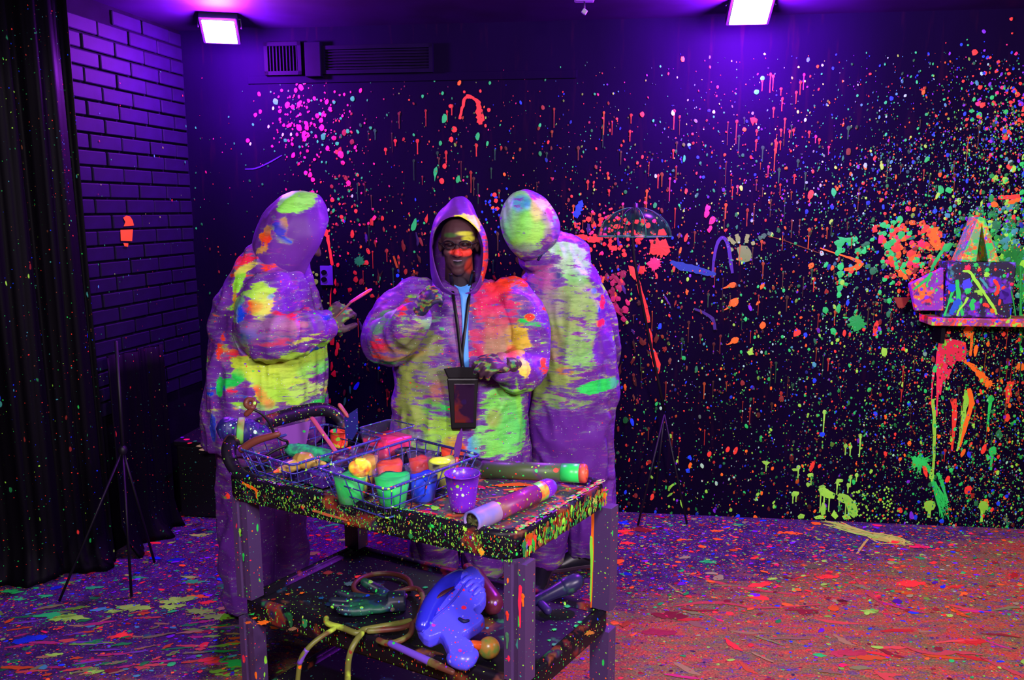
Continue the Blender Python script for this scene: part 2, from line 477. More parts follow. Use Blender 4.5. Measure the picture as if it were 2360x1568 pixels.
# floor: concrete under years of paint
def floor_material():
    m, nt, b = new_mat('paint_covered_floor')
    def nz(scale, sc=(1, 1, 1), det=5, rough=.6, dist=0.0, rot=(0, 0, 0)):
        n = N(nt, 'ShaderNodeTexNoise'); n.inputs['Scale'].default_value = scale; n.inputs['Detail'].default_value = det
        n.inputs['Roughness'].default_value = rough; n.inputs['Distortion'].default_value = dist
        nt.links.new(coords(nt, sc, world_space=True, rot=rot), n.inputs['Vector']); return n.outputs[0]
    base = ramp(nt, nz(14, (1, 1, 1)), [(0.35, (0.022, 0.009, 0.05)), (0.65, (0.075, 0.034, 0.12))])
    # worn-in layers lie thickest near the cart and to the right
    pos = N(nt, 'ShaderNodeNewGeometry').outputs['Position']
    sep = N(nt, 'ShaderNodeSeparateXYZ'); nt.links.new(pos, sep.inputs[0])
    near = math_node(nt, 'SUBTRACT', 3.74, sep.outputs[1])
    near = math_node(nt, 'MULTIPLY', near, 0.85)
    right = math_node(nt, 'MULTIPLY', math_node(nt, 'SUBTRACT', sep.outputs[0], 0.9), 0.30)
    cover = math_node(nt, 'ADD', near, right)
    cl = N(nt, 'ShaderNodeClamp'); nt.links.new(cover, cl.inputs[0]); cl.inputs[1].default_value = -.10; cl.inputs[2].default_value = 0.50
    cover = cl.outputs[0]
    def layer(cur, col, n_out, thr, soft=.08, k=1.0):
        v = math_node(nt, 'ADD', n_out, math_node(nt, 'MULTIPLY', cover, 0.62))
        f = ramp(nt, v, [(thr, 0.0), (min(1, thr + soft), k)])
        return mix_col(nt, f, cur, col)
    tilt = (0, 0, .35)
    c = base
    c = layer(c, (0.20, 0.125, 0.032), nz(5, (1, 2.0, 1), 8, .75, .5, tilt), .60, .16, .9)
    c = layer(c, (0.31, 0.07, 0.022), nz(6.5, (1, 2.4, 1), 8, .7, .8, tilt), .66, .16, .85)
    c = layer(c, (0.20, 0.21, 0.035), nz(9, (1, 2.4, 1), 8, .72, .5, tilt), .68, .10, .8)
    c = layer(c, (0.62, 0.07, 0.018), nz(4.2, (1, 2.8, 1), 9, .72, 1.2, tilt), .765, .12, .8)
    c = layer(c, (0.10, 0.055, 0.16), nz(13, (1, 2.2, 1), 6, .7, .5), .84, .08, .7)
    c = layer(c, (0.45, 0.12, 0.03), nz(11, (1, 2.6, 1), 6, .7, .5, tilt), .86, .06, .8)
    # fine grit
    pal = [RE, DR, OR, YG, G, BL, VI, BR, (0.08, .04, .12), (0.03, .02, .05), (.3, .2, .06), (.25, .2, .05)]
    c = speck_layer(nt, c, 42, .40, 1.4, pal, (1, 1.2, 1), .02, True)
    c = speck_layer(nt, c, 120, .46, 1.2, pal, (1, 1.2, 1), .01, True)
    g = N(nt, 'ShaderNodeTexNoise'); g.inputs['Scale'].default_value = 130; g.inputs['Detail'].default_value = 3
    nt.links.new(coords(nt, world_space=True), g.inputs['Vector'])
    dark = ramp(nt, g.outputs[0], [(0.35, (0.35, .35, .35)), (0.62, (1.0, 1.0, 1.0))])
    mm = N(nt, 'ShaderNodeMix', data_type='RGBA', blend_type='MULTIPLY'); mm.inputs[0].default_value = .8
    nt.links.new(c, mm.inputs[6]); nt.links.new(dark, mm.inputs[7])
    nt.links.new(mm.outputs[2], b.inputs['Base Color'])
    b.inputs['Roughness'].default_value = 0.62; b.inputs['Specular IOR Level'].default_value = 0.25
    bump(nt, b, g.outputs[0], 0.35, 0.004)
    return m
fv, ff = box((0.6, 1.9, -.05), (8.2, 6.6, .1))
floor = mesh_obj('floor', fv, ff, floor_material(), None, False); floor['kind'] = 'structure'

# ---- bricks of the left wall, each a brick
BL_, BH, BD, MJ = 0.215, 0.065, 0.10, 0.010
br = bpy.data.meshes.new('brick')
bb = bmesh.new(); v_, f_ = box((0, 0, 0), (BL_, .022, BH))
bvs = [bb.verts.new(p) for p in v_]
for q in f_: bb.faces.new([bvs[i] for i in q])
bmesh.ops.bevel(bb, geom=bb.edges[:], offset=.004, segments=1, affect='EDGES')
bb.to_mesh(br); bb.free(); br.materials.append(M_BRICK)
hb = br.copy(); hb.transform(Matrix.Diagonal((.48, 1, 1, 1))); hb.name = 'half_brick'
rb = random.Random(4)
ang_l = math.atan2(UL.y, UL.x)
row = 0; z = 0.70
n_brick = 0
while z + BH < CEIL:
    off = 0 if row % 2 == 0 else (BL_ + MJ) / 2
    a = off
    first = True
    while a < .80:
        s_mid = a + BL_ / 2
        half = (first and row % 2 == 1)
        if half:
            o = bpy.data.objects.new('brick', hb); s_mid = off / 2 - MJ / 2
            first = False
        else:
            o = bpy.data.objects.new('brick', br); a += BL_ + MJ; first = False
        p = CORNER - UL * (s_mid + .004) + NL * (0.004 + rb.uniform(-.002, .003)) + V((0, 0, z + BH / 2))
        if row == 25 and 0.55 < s_mid < 0.9: continue        # the missing brick near the ceiling
        o.location = p; o.rotation_euler = (rb.uniform(-.01, .01), 0, ang_l + rb.uniform(-.006, .006))
        link(o); adopt_root = wall_left; o.parent = wall_left; n_brick += 1
    z += BH + MJ; row += 1

# orange hand-sized paint mark on the brick, a few brick-high daubs
SL = Splats(CORNER + NL * 0.019, -UL, V((0, 0, 1)), NL, 3)
for (pts) in ([(283, 502), (290, 497), (299, 499), (305, 508), (308, 520), (284, 522), (288, 512)],
              [(277, 530), (306, 529), (304, 556), (278, 555)],
              [(283, 560), (295, 561), (294, 569), (286, 568)]):
    SL.poly([SL.px(*p) for p in pts], (.62, .14, .01))
rr = random.Random(8)
for i in range(240):
    x, y = rr.uniform(205, 430), rr.uniform(150, 1150)
    if rr.random() > .35 + .5 * (y > 600): continue
    a, b = SL.px(x, y); r = rr.choice([.0015, .002, .0025, .004])
    SL.blob(a, b, r, r * rr.uniform(1, 2), rr.choice([G, YG, G, TE, DR, RE, DG]), n=6)
SL.build('paint_splatter', wall_left)

# ---- soffit, grilles over the back wall
M_GRILLE = flat_mat('dark_violet_metal', (0.003, 0.0004, 0.011), .6, .2, .05)
def wallp(s_, z_, h=0.0): return CORNER + UW * s_ + NW * h + V((0, 0, z_))
def wpx(x, y, h=0.0):
    p = at_plane(x, y, CORNER + NW * h, NW) - CORNER
    return p.dot(UW), p.z
ang_w = math.atan2(UW.y, UW.x); RW = Matrix.Rotation(ang_w, 3, 'Z')
s0, z0 = wpx(575, 180); s1, _ = wpx(1330, 180)
def wbox(x0, y0, x1, y1, h0, h1):
    a0, b0 = wpx(x0, y0, h1); a1, b1 = wpx(x1, y1, h1)
    return box(wallp((a0 + a1) / 2, (b0 + b1) / 2, (h0 + h1) / 2), (abs(a1 - a0), abs(h1 - h0), abs(b1 - b0)), RW)
def grille(label, x0, y0, x1, y1, slats, vertical):
    a0, zt = wpx(x0, y0); a1, zb = wpx(x1, y1)
    t = thing('vent_grille', label, 'vent', wallp((a0 + a1) / 2, zb, .0))
    w, h = a1 - a0, zt - zb
    fr = join(box(wallp(a0 + .01, (zt + zb) / 2, .015), (.02, .03, h), RW), box(wallp(a1 - .01, (zt + zb) / 2, .015), (.02, .03, h), RW),
              box(wallp((a0 + a1) / 2, zt - .01, .015), (w, .03, .02), RW), box(wallp((a0 + a1) / 2, zb + .01, .015), (w, .03, .02), RW))
    adopt(mesh_obj('frame', *fr, M_GRILLE, None, False), t)
    adopt(mesh_obj('backing', *box(wallp((a0 + a1) / 2, (zt + zb) / 2, .003), (w - .03, .006, h - .03), RW), M_MORTAR, None, False), t)
    for i in range(slats):
        k = (i + .5) / slats
        if vertical: pc = box(wallp(a0 + .02 + (w - .04) * k, (zt + zb) / 2, .012), (.006, .016, h - .04), RW)
        else: pc = box(wallp((a0 + a1) / 2, zb + .02 + (h - .04) * k, .012), (w - .04, .016, .006), RW)
        adopt(mesh_obj('slat', *pc, M_GRILLE, None, False), t)
grille('dark vertical-slat vent grille high on the wall left of the conduit box', 612, 100, 700, 174, 9, True)
grille('wide dark vent grille with level slats, right of the conduit box', 742, 108, 1000, 168, 7, False)
tr = mesh_obj('trim_1', *wbox(700, 96, 740, 176, 0, .05), M_GRILLE, None, False); tr['kind'] = 'structure'; bevel_mod(tr, .004)
tr = mesh_obj('trim_2', *wbox(570, 175, 1330, 180, 0, .008), M_WALL, None, False); tr['kind'] = 'structure'; bevel_mod(tr, .003)

# ---- wall socket
sp = thing('wall_socket', 'violet double power socket on the wall right of the left painter', 'socket', wallp(*wpx(752, 636)))
adopt(bevel_mod(mesh_obj('face_plate', *wbox(737, 613, 767, 658, 0, .008), flat_mat('violet_plastic', (.13, .05, .42), .35, .1), None, False), .002), sp)
for yy in (628, 644):
    c = wallp(*wpx(748, yy), .0085)
    rim = [c + UW * (.017 * math.cos(t)) + V((0, 0, .014 * math.sin(t))) for t in [2 * PI * i / 14 for i in range(14)]]
    rim2 = [p + NW * .003 for p in rim]
    adopt(mesh_obj('outlet', *loft([rim, rim2]), M_MORTAR, None, False), sp)

# ---- blacklight flood lamps with housings
def emis(name, c, s):
    m, nt, b = new_mat(name)
    b.inputs['Base Color'].default_value = (.8, .8, .8, 1)
    b.inputs['Emission Color'].default_value = (*c, 1); b.inputs['Emission Strength'].default_value = s
    return m
M_GLOW = emis('blacklight_glow', (.80, .70, 1.0), 9.0)
M_HOUSE = flat_mat('black_housing', (.012, .008, .03), .5, .3, .4)
def flood(key, label, w, h):
    loc, aim, *_ = FLOODS[key]
    loc = V(loc); d = (V(aim) - loc).normalized()
    q = d.to_track_quat('-Z', 'Y').to_matrix()
    t = thing('blacklight_flood', label, 'lamp', (loc.x, loc.y, CEIL), 'blacklight floods under the ceiling')
    c = loc - d * .03
    adopt(bevel_mod(mesh_obj('housing', *box(c, (w + .03, h + .03, .045), q), M_HOUSE, None, False), .008), t)
    adopt(bevel_mod(mesh_obj('lens', *box(loc - d * .003, (w, h, .008), q), M_GLOW, None, False), .003), t)
    xa = q @ V((1, 0, 0))
    yoke = tube([c + xa * (w / 2 + .025), V((c.x, c.y, CEIL - .015)) + xa * (w / 2 + .025), V((c.x, c.y, CEIL - .015)) - xa * (w / 2 + .025), c - xa * (w / 2 + .025)], .006, 6)
    adopt(mesh_obj('bracket', *yoke, M_HOUSE, None), t)
    for i in range(5):
        adopt(mesh_obj('cooling_fin', *box(c - d * .032 + xa * (w * (i - 2) / 6), (.004, h * .8, .03), q), M_HOUSE, None, False), t)
flood('back_left', 'glowing square blacklight flood near the brick corner', .155, .145)
flood('back_right', 'glowing square blacklight flood over the right of the back wall', .175, .175)
flood('front_right', 'large square blacklight flood behind the viewer on the right', .45, .45)
flood('front_left', 'large square blacklight flood behind the viewer on the left', .45, .45)
flood('right_side', 'blacklight flood by the right wall', .35, .35)

# small white sensor under the ceiling
pc = at_y(1347, 2, 3.9)
t = thing('ceiling_sensor', 'small pale sensor box under the ceiling between the lamps', 'sensor', (pc.x, pc.y, CEIL))
M_PALE = flat_mat('pale_plastic', (.30, .26, .42), .5, .1)
adopt(bevel_mod(mesh_obj('housing', *box((pc.x, pc.y, (CEIL + pc.z) / 2 + .0), (.09, .05, CEIL - pc.z + .006)), M_PALE, None, False), .005), t)
p2 = at_y(1347, 27, 3.9)
adopt(mesh_obj('stem', *tube([(pc.x, pc.y, pc.z + .002), (p2.x, p2.y, p2.z)], .004, 6), M_HOUSE, None), t)
adopt(bevel_mod(mesh_obj('sensor_head', *box(p2, (.024, .02, .022), Matrix.Rotation(.6, 3, 'Y')), M_PALE, None, False), .004), t)

# ---- black plastic sheeting on the left
M_SHEET = speck_mat('black_plastic_sheet', (0.0016, 0.0010, 0.003), ((26, .20, 3.0), (70, .26, 2.6)), [G, DG, DR, RE, TE, BL, DG, BR, YG], .6, stretch=(1, 1, .45), spec=.06)
def sheet(name, label, path, ztop, seed, amp=.02, foot=.05, step=.03, foot_fn=None):
    rr = random.Random(seed); P, _ = smooth_path([V((x, y, 0)) for x, y in path], [0] * len(path), 12)
    zs = [0.004, .03, .08, .16, .3, .55, .9, 1.3, 1.8, 2.2, ztop]
    rings = []
    for zi, z in enumerate(zs):
        z = min(z, ztop); r = []
        for i, p in enumerate(P):
            t = (P[min(i + 1, len(P) - 1)] - P[max(i - 1, 0)]).normalized(); n = V((t.y, -t.x, 0))
            k = amp * (math.sin(i * .9 + seed) * .6 + math.sin(i * .37 + seed * 2 + z) + .5 * math.sin(i * 1.7))
            fl = foot * max(0, 1 - z / .12) * (1 + .8 * math.sin(i * .33 + seed))
            r.append(p + n * (k * (.5 + .5 * min(1, z + .3)) + fl) + V((0, 0, z)))
        rings.append(r)
    vs, fs = loft(rings, False, False)
    o = mesh_obj(name, vs, fs, M_SHEET)
    sm = o.modifiers.new('s', 'SOLIDIFY'); sm.thickness = .003
    tag(o, label, 'sheet')
    return o
sheet('plastic_sheet', 'tall black plastic sheet hanging at the far left, front of the brick', [(-3.1, 3.22), (-2.7, 3.32), (-2.4, 3.42), (-2.2, 3.50), (-2.05, 3.58), (-1.95, 3.70)], CEIL - .01, 3)
sheet('plastic_sheet', 'low black plastic sheet draped over the foot of the brick wall', [(-1.93, 3.74), (-1.89, 3.90), (-1.86, 4.02), (-1.83, 4.14)], 1.0, 7, .012, .06)
# low black box at the foot of the back wall, left of the cart
bx0, bx1 = at_z(405, 1003, .44), at_z(560, 1010, .44)
M_BENCH = speck_mat('black_bench', (.004, .0025, .007), ((30, .22, 2.5), (80, .25, 2.5)), [G, YG, RE, DG, TE], .5)
t = thing('low_bench', 'low black covered bench in the corner behind the left painter', 'bench', (-1.585, 4.375, 0))
v_, f_ = [], []
bc = V((-1.585, 4.375, 0))
adopt(bevel_mod(mesh_obj('top', *box(bc + V((0, 0, .425)), (.52, .30, .03), RW), M_BENCH, None, False), .006), t)
adopt(bevel_mod(mesh_obj('cover', *box(bc + V((0, 0, .205)), (.50, .28, .41), RW), M_BENCH, None, False), .01), t)
SB = Splats(bc + V((0, 0, .4405)), V((1, 0, 0)), V((0, 1, 0)), V((0, 0, 1)), 5)
for (x, y, r, c) in ((463, 1029, 9, YG), (470, 1037, 10, YG), (486, 1037, 6, YG), (430, 1014, 6, HP), (437, 1022, 5, RE), (450, 1018, 4, G), (420, 1009, 4, VI)):
    a, b = SB.px(x, y); SB.blob(a, b, r * .0026, r * .0026, c)
SB.build('paint_splatter', t)
# ------------------------------------------------------------------ paint on the back wall
SW = Splats(CORNER + NW * 0.001, UW, V((0, 0, 1)), NW, 11)
R = random.Random(21)
MPX = 4.35 / F   # metres per pixel on the back wall, about
def W(x, y): return SW.px(x, y)
def wb(x, y, rx, ry, col, ang=0.0, rough=.15, n=9):
    a, b = W(x, y); SW.blob(a, b, rx * MPX, ry * MPX, col, -math.radians(ang), rough, n)
def ws(pts, w, col, jag=.15):
    ww = [q * MPX for q in w] if not isinstance(w, (int, float)) else w * MPX
    SW.stroke([W(*p) for p in pts], ww, col, jag)
def wd(x, y, r, l, col):
    a, b = W(x, y); SW.drip(a, b, r * MPX, l * MPX, col)
def wsp(x, y, r, col, arms=9, reach=1.9):
    a, b = W(x, y); SW.splat(a, b, r * MPX, col, arms, reach)
def wpoly(pts, col):
    SW.poly([W(*p) for p in pts], col)
def dull(c, k): return tuple(x * k for x in c)
def lognorm(m, s, lo, hi): return max(lo, min(hi, math.exp(R.gauss(math.log(m), s))))
PINK = (.85, .02, .14)
# general field of drops over the whole wall
n = 0
while n < 6800:
    x = R.uniform(445, 2440); y = R.uniform(150, 1215)
    dens = .30 + .30 * min(1, max(0, (y - 200) / 420)) + .25 * min(1, max(0, (x - 900) / 900))
    if y < 260: dens *= (y - 140) / 130.0
    if x < 640: dens *= .45
    if R.random() > dens: continue
    n += 1
    r = lognorm(1.25, .5, .8, 6.5)
    if x < 900 and y < 560: pal = [PINK, dull(PINK, .5), G, dull(G, .6), dull(RE, .6)]
    elif x < 1500: pal = [RE, RE, DR, G, G, BL, OR, DR, YG, PINK, DR]
    elif x < 1900: pal = [RE, G, (.4, .8, .4), YG, DR, OR, BL, DR, G, VI]
    else: pal = [G, G, YG, RE, OR, BL, TE, DG, VI, DR]
    c = R.choice(pal); 
    if R.random() < .68: c = dull(c, R.uniform(.10, .6))
    if r > 5 and R.random() < .5: r *= .6
    wb(x, y, r, r * R.uniform(1, 1.8), c, R.uniform(-25, 25), n=8 if r > 2.5 else 6)
# fine mist, thick on the right
n = 0
while n < 12500:
    x = 2440 - abs(R.gauss(0, 300)) if R.random() < .78 else R.uniform(1250, 2440)
    y = R.uniform(120, 1225)
    if x < 1250 or x > 2440: continue
    edge = 1.0 if y > 250 + (2360 - x) * .25 else .3
    if R.random() > edge: continue
    n += 1
    r = lognorm(1.15, .45, .7, 4.5)
    c = R.choice([G, G, YG, G, BL, BL, TE, DG, RE, (.3, .8, .4), VI, OR, DR] if y < 560 else [G, G, YG, YG, G, RE, OR, DR, BL, DG, TE, (.3, .8, .4)])
    if R.random() < .4: c = dull(c, R.uniform(.2, .7))
    wb(x, y, r, r * R.uniform(.9, 1.7), c, R.uniform(-30, 30), n=6)
# bigger drops on the right half
for i in range(300):
    x = 2420 - abs(R.gauss(0, 420)); y = R.uniform(330, 1200)
    if x < 1430: continue
    r = lognorm(3.4, .4, 2., 7)
    wb(x, y, r * R.uniform(.6, 1), r * R.uniform(1, 1.6), R.choice([G, YG, RE, OR, OR, RE, G, BL, VI, DR, DG]), R.uniform(-30, 30), .2)
for i in range(170):   # blobs around the middle figure and left
    x = R.uniform(760, 1620); y = R.uniform(420, 1150)
    r = lognorm(2.9, .4, 1.8, 6)
    wb(x, y, r * .7, r * R.uniform(1, 2.), R.choice([RE, RE, DR, G, DR, OR, BL, DR, BR, RE]), R.uniform(-25, 25), .2)
# vertical dull runs
for i in range(300):
    x = R.uniform(820, 2400); y = R.uniform(250, 1050)
    wd(x, y, R.uniform(1.5, 4), R.uniform(12, 50), dull(R.choice([RE, DR, RE, BR, OR, DG]), R.uniform(.12, .5)))
# faint old rub marks around the figures
for i in range(90):
    x = R.uniform(820, 1560); y = R.uniform(500, 900)
    wb(x, y, R.uniform(2, 5), R.uniform(6, 16), dull(R.choice([RE, DR, VI]), R.uniform(.08, .3)), R.uniform(-30, 30), .45, 12)
# --- pink spray by the left lamp
for i in range(170):
    x = R.gauss(700, 42); y = R.gauss(262, 62)
    if y < 185: continue
    r = lognorm(2.2, .5, 1, 6.5); wb(x, y, r, r * R.uniform(1, 1.4), (dull(PINK, R.uniform(.4, 1)) if R.random() < .85 else dull(G, .8)), R.uniform(-30, 30))
for i in range(140):
    x = R.gauss(790, 35); y = R.gauss(430, 90); r = lognorm(2., .5, 1, 6)
    wb(x, y, r, r * R.uniform(1, 1.6), R.choice([PINK, RE, DR, G]), R.uniform(-30, 30))
for (x, y, r) in ((662, 242, 6), (689, 241, 5), (753, 235, 5), (740, 277, 5), (703, 320, 5), (676, 358, 5), (755, 342, 5), (784, 354, 6), (715, 403, 5), (720, 445, 5), (589, 265, 4), (600, 257, 4), (831, 209, 4)):
    wb(x, y, r, r * 1.3, PINK, 20)
for (x, y) in ((619, 292), (652, 311), (671, 310), (577, 332), (712, 183), (767, 318), (812, 452), (757, 484), (697, 189), (630, 250)):
    wb(x, y, 2.6, 4, (.5, .85, .5), 15)
# --- the red-orange arch above the middle figure
ws([(1060, 275), (1063, 258), (1068, 240), (1070, 228), (1080, 222), (1092, 226)], [2.5, 3.5, 3, 3.5, 4, 3], RE, .35)
ws([(1090, 226), (1101, 235), (1104, 248), (1106, 262), (1107, 278), (1108, 287)], [3, 5, 6, 9, 8, 3], RE, .3)
for (x, y, r) in ((1070, 212, 3), (1107, 210, 3), (1127, 254, 4), (1119, 290, 3), (1064, 254, 3), (1038, 245, 4), (1047, 298, 6), (1040, 322, 5), (1025, 383, 5), (1018, 418, 6), (1092, 264, 0)):
    if r: wb(x, y, r, r * 1.2, RE)
for (x, y, rx, ry) in ((1024, 274, 6, 11), (1101, 315, 5, 9), (1004, 395, 5, 11), (1056, 414, 5, 9), (855, 183, 4, 5), (1020, 215, 3, 4), (974, 222, 3, 4), (1015, 330, 4, 6), (955, 519, 5, 15), (1123, 331, 3, 6), (1129, 191, 3, 4)):
    wb(x, y, rx, ry, G, 12)
ws([(1003, 400), (1002, 418)], [3, 1], G)
for (x, y, l) in ((911, 325, 12), (889, 345, 12), (962, 325, 30), (1041, 245, 20), (1098, 335, 25), (1028, 352, 25)):
    wd(x, y, 4, l, dull(RE, .55))
# --- drips under the right lamp
for (x, y, l, k) in ((1554, 256, 40, .8), (1552, 347, 18, .6), (1452, 303, 22, .6), (1517, 405, 28, .7), (1544, 412, 50, .4), (1776, 172, 38, .6), (1782, 176, 30, .6), (1757, 186, 22, .5),
                     (1800, 205, 14, .6), (1803, 228, 26, .6), (1809, 275, 30, .6), (1835, 213, 24, .55), (1853, 172, 32, .45), (1845, 190, 26, .5), (1783, 250, 20, .5), (1790, 330, 22, .5),
                     (1743, 325, 22, .5), (1744, 302, 10, .5), (1820, 303, 14, .55), (1829, 300, 12, .55), (1865, 305, 12, .5), (1880, 315, 14, .45), (1888, 322, 10, .5), (1787, 325, 26, .5),
                     (1771, 385, 22, .4), (1401, 400, 14, .6), (1404, 440, 12, .6), (1700, 430, 18, .3), (1866, 454, 12, .9), (1831, 405, 18, .6), (1910, 340, 16, .35), (1800, 300, 14, .5)):
    wd(x, y, 3, l, dull(PINK if k < .5 else RE, k))
wpoly([W_ for W_ in [(1728, 272), (1738, 270), (1746, 275), (1744, 284), (1738, 282), (1735, 290), (1731, 282)]], dull(RE, .45))
wb(1743, 212, 6, 5, G); wb(1757, 180, 5, 5, G); wb(1588, 334, 4, 4, (.1, .6, .3)); wb(1645, 258, 3, 4, (.6, .9, .7)); wb(1577, 366, 3, 8, G); wb(1480, 264, 5, 6, RE)
# --- orange-red cluster by the right figure
for (p, w) in (([(1322, 548), (1335, 545), (1350, 549), (1365, 553), (1378, 550), (1388, 545)], [3, 4, 6, 7, 8, 5]), ([(1392, 545), (1405, 547)], [4, 4]),
               ([(1408, 556), (1405, 565), (1410, 572), (1422, 572)], [4, 4, 5, 5])):
    ws(p, w, RE, .4)
for i in range(120):
    x = R.gauss(1395, 55); y = R.gauss(535, 32); r = lognorm(3, .45, 1.5, 7); wb(x, y, r, r, RE if R.random() < .8 else PINK)
wpoly([(1500, 560), (1510, 552), (1524, 556), (1534, 550), (1540, 565), (1545, 580), (1535, 590), (1522, 585), (1505, 588), (1497, 582)], RE)
wpoly([(1518, 530), (1530, 527), (1537, 540), (1530, 548), (1515, 545)], dull(RE, .8))
wsp(1521, 570, 18, RE, 12, 1.6)
wsp(1483, 510, 6, RE); wb(1422, 522, 9, 6, RE); wsp(1508, 608, 15, (.7, .03, .12), 8, 1.5); wsp(1478, 622, 10, dull(RE, .7))
wpoly([(1448, 612), (1460, 615), (1468, 625), (1470, 640), (1462, 645), (1452, 632)], RE)
for i in range(46):
    x = R.gauss(1415, 16); y = R.uniform(620, 740); wb(x, y, R.uniform(3, 8), R.uniform(4, 11), dull(PINK, R.uniform(.2, .7)), R.uniform(-40, 40), .3)
# long run down to the right of the right figure
ws([(1463, 632), (1471, 650), (1478, 680), (1488, 705), (1492, 735), (1494, 744)], [3, 4, 5, 4, 6, 4], RE, .2)
ws([(1496, 758), (1499, 775), (1500, 800), (1506, 815), (1512, 835), (1515, 850), (1514, 862), (1514, 877)], [2, 4, 4, 7, 9, 7, 3, 3], RE, .2)
# blue smear, violet hoop
ws([(1545, 603), (1570, 614), (1600, 620), (1625, 628), (1650, 632)], [4, 9, 9, 7, 3], (.012, .05, .22), .2)
ws([(1642, 640), (1645, 600), (1652, 565), (1662, 549), (1672, 552), (1680, 575), (1684, 605), (1688, 630)], [3, 3, 3.5, 4, 4, 4, 4, 3], (.055, .012, .20), .1)
ws([(1600, 712), (1620, 720), (1642, 735), (1648, 760)], [2, 3, 4, 3], (.04, .012, .13), .2)
# orange comet drops
for (x, y, r, dx, dy) in ((1688, 657, 8, -24, 8), (1692, 697, 11, -24, 18), (1694, 785, 9, -20, 10), (1748, 697, 4, -6, 6), (1870, 612, 7, -6, 8), (1583, 672, 4, 0, 8)):
    wb(x, y, r, r * .85, OR, -30); ws([(x - r * .4, y), (x + dx * .6, y + dy * .7), (x + dx, y + dy)], [r * .5, 2, .6], OR)
for (x, y, r, c) in ((1630, 480, 6, PINK), (1629, 493, 6, PINK), (1641, 508, 7, PINK), (1636, 528, 5, PINK), (1332, 480, 7, BL), (1338, 470, 6, BL), (1328, 492, 6, BL), (1521, 753, 5, BL), (1718, 735, 4, G), (1837, 767, 7, RE)):
    wb(x, y, r, r * 1.4, c, 15, .3)
ws([(1331, 500), (1335, 482), (1340, 468)], [4, 7, 5], BL, .5)
wpoly([(1721, 812), (1729, 803), (1735, 800), (1734, 812), (1738, 817), (1726, 819)], YG)
# yellow-green hand print
hx, hy = 1712, 585
wpoly([(1697, 572), (1708, 566), (1722, 567), (1730, 578), (1734, 592), (1727, 602), (1712, 606), (1700, 600), (1702, 588)], (.14, .30, .05))
wpoly([(1706, 585), (1716, 583), (1724, 590), (1720, 598), (1708, 597)], (.34, .28, .03))
for p in ([(1693, 563), (1685, 554), (1679, 546)], [(1703, 560), (1700, 548), (1697, 540)], [(1720, 560), (1721, 549), (1723, 540)], [(1733, 565), (1738, 556)], [(1690, 578), (1680, 572)]):
    ws(p, [4, 4.5, 4][:len(p)], (.20, .42, .06), .3)
for p in ([(1748, 550), (1758, 545), (1765, 540)], [(1768, 540), (1778, 536)]): ws(p, [4, 5, 4][:len(p)], (.04, .16, .05), .4)
# green vertical stroke and orange arrow by the easel wall
for (x, y, rx, ry) in ((1934, 560, 10, 9), (1945, 553, 14, 5), (1960, 560, 8, 7), (1955, 552, 8, 5), (1935, 575, 7, 9), (1937, 615, 7, 8), (1937, 632, 8, 9), (1939, 650, 8, 8), (1936, 664, 7, 8), (1934, 680, 5, 8), (1932, 712, 6, 12),
                       (1920, 765, 7, 8), (1902, 716, 7, 7), (1950, 655, 6, 4)):
    wb(x, y, rx, ry, G, R.uniform(-20, 20), .3)
ws([(1890, 572), (1920, 582), (1950, 592), (1978, 602), (1982, 610), (1970, 618), (1945, 622)], [1.5, 1.5, 2, 5, 7, 6, 3], OR, .25)
ws([(1770, 545), (1800, 552), (1850, 570), (1890, 584)], [.7, .7, 1, .7], dull(OR, .12))
wsp(1975, 742, 16, dull(G, .55), 16, 1.7); wpoly([(1955, 735), (1965, 728), (1985, 735), (1995, 748), (1982, 760), (1968, 765), (1962, 750)], dull(G, .6))
ws([(1942, 732), (1955, 733)], [2, 2], G); ws([(2016, 775), (2018, 752), (2025, 742)], [4, 5, 5], RE); wb(1946, 768, 4, 8, RE)
for i in range(70):
    x = R.gauss(2045, 48); y = R.gauss(585, 48); r = lognorm(5, .35, 3, 9); wb(x, y, r, r, G if R.random() < .8 else DG, 0, .2)
ws([(2060, 545), (2085, 550), (2110, 545)], [4, 5, 3], dull(G, .5), .4)
for i in range(230):
    x = R.gauss(2110, 40); y = R.gauss(590, 40); r = lognorm(4, .45, 2, 9); wb(x, y, r, r, R.choice([RE, OR, DR, dull(OR, .6), HP]), 0, .3)
ws([(2148, 525), (2150, 545), (2158, 565), (2165, 575)], [10, 12, 8, 5], OR, .4)
for i in range(420):
    x = R.gauss(2310, 55); y = R.gauss(560, 50); r = lognorm(4.5, .4, 2, 10); wb(x, y, r, r, R.choice([G, dull(G, .5), TE, dull(G, .3), DG, YG]), 0, .3)
for i in range(36):   # green wash right of the shelf box
    x = R.uniform(2310, 2400); ws([(x, R.uniform(560, 600)), (x, R.uniform(610, 650))], R.uniform(4, 10), dull(G, R.uniform(.25, .6)), .4)
for i in range(26):
    x = R.uniform(2350, 2440); ws([(x, 600), (x + R.uniform(-3, 3), R.uniform(690, 900))], R.uniform(1, 3), dull(G, R.uniform(.3, .9)), .4)
for (x, y, r) in ((2345, 460, 9), (2330, 466, 7), (2290, 472, 8), (2222, 527, 7), (2248, 500, 6), (2335, 500, 6), (2327, 524, 8), (2325, 170, 5), (2338, 208, 5), (2220, 610, 6)):
    wb(x, y, r, r * .8, OR if r > 6 else RE, 0, .3)
ws([(2300, 455), (2320, 455), (2350, 452)], [4, 5, 4], RE, .4)
for i in range(220):
    x = R.gauss(2320, 60); y = R.gauss(250, 75); r = lognorm(2.4, .5, 1.2, 6); wb(x, y, r, r, R.choice([RE, VI, BL, RE, G, PINK]), 0, .2)
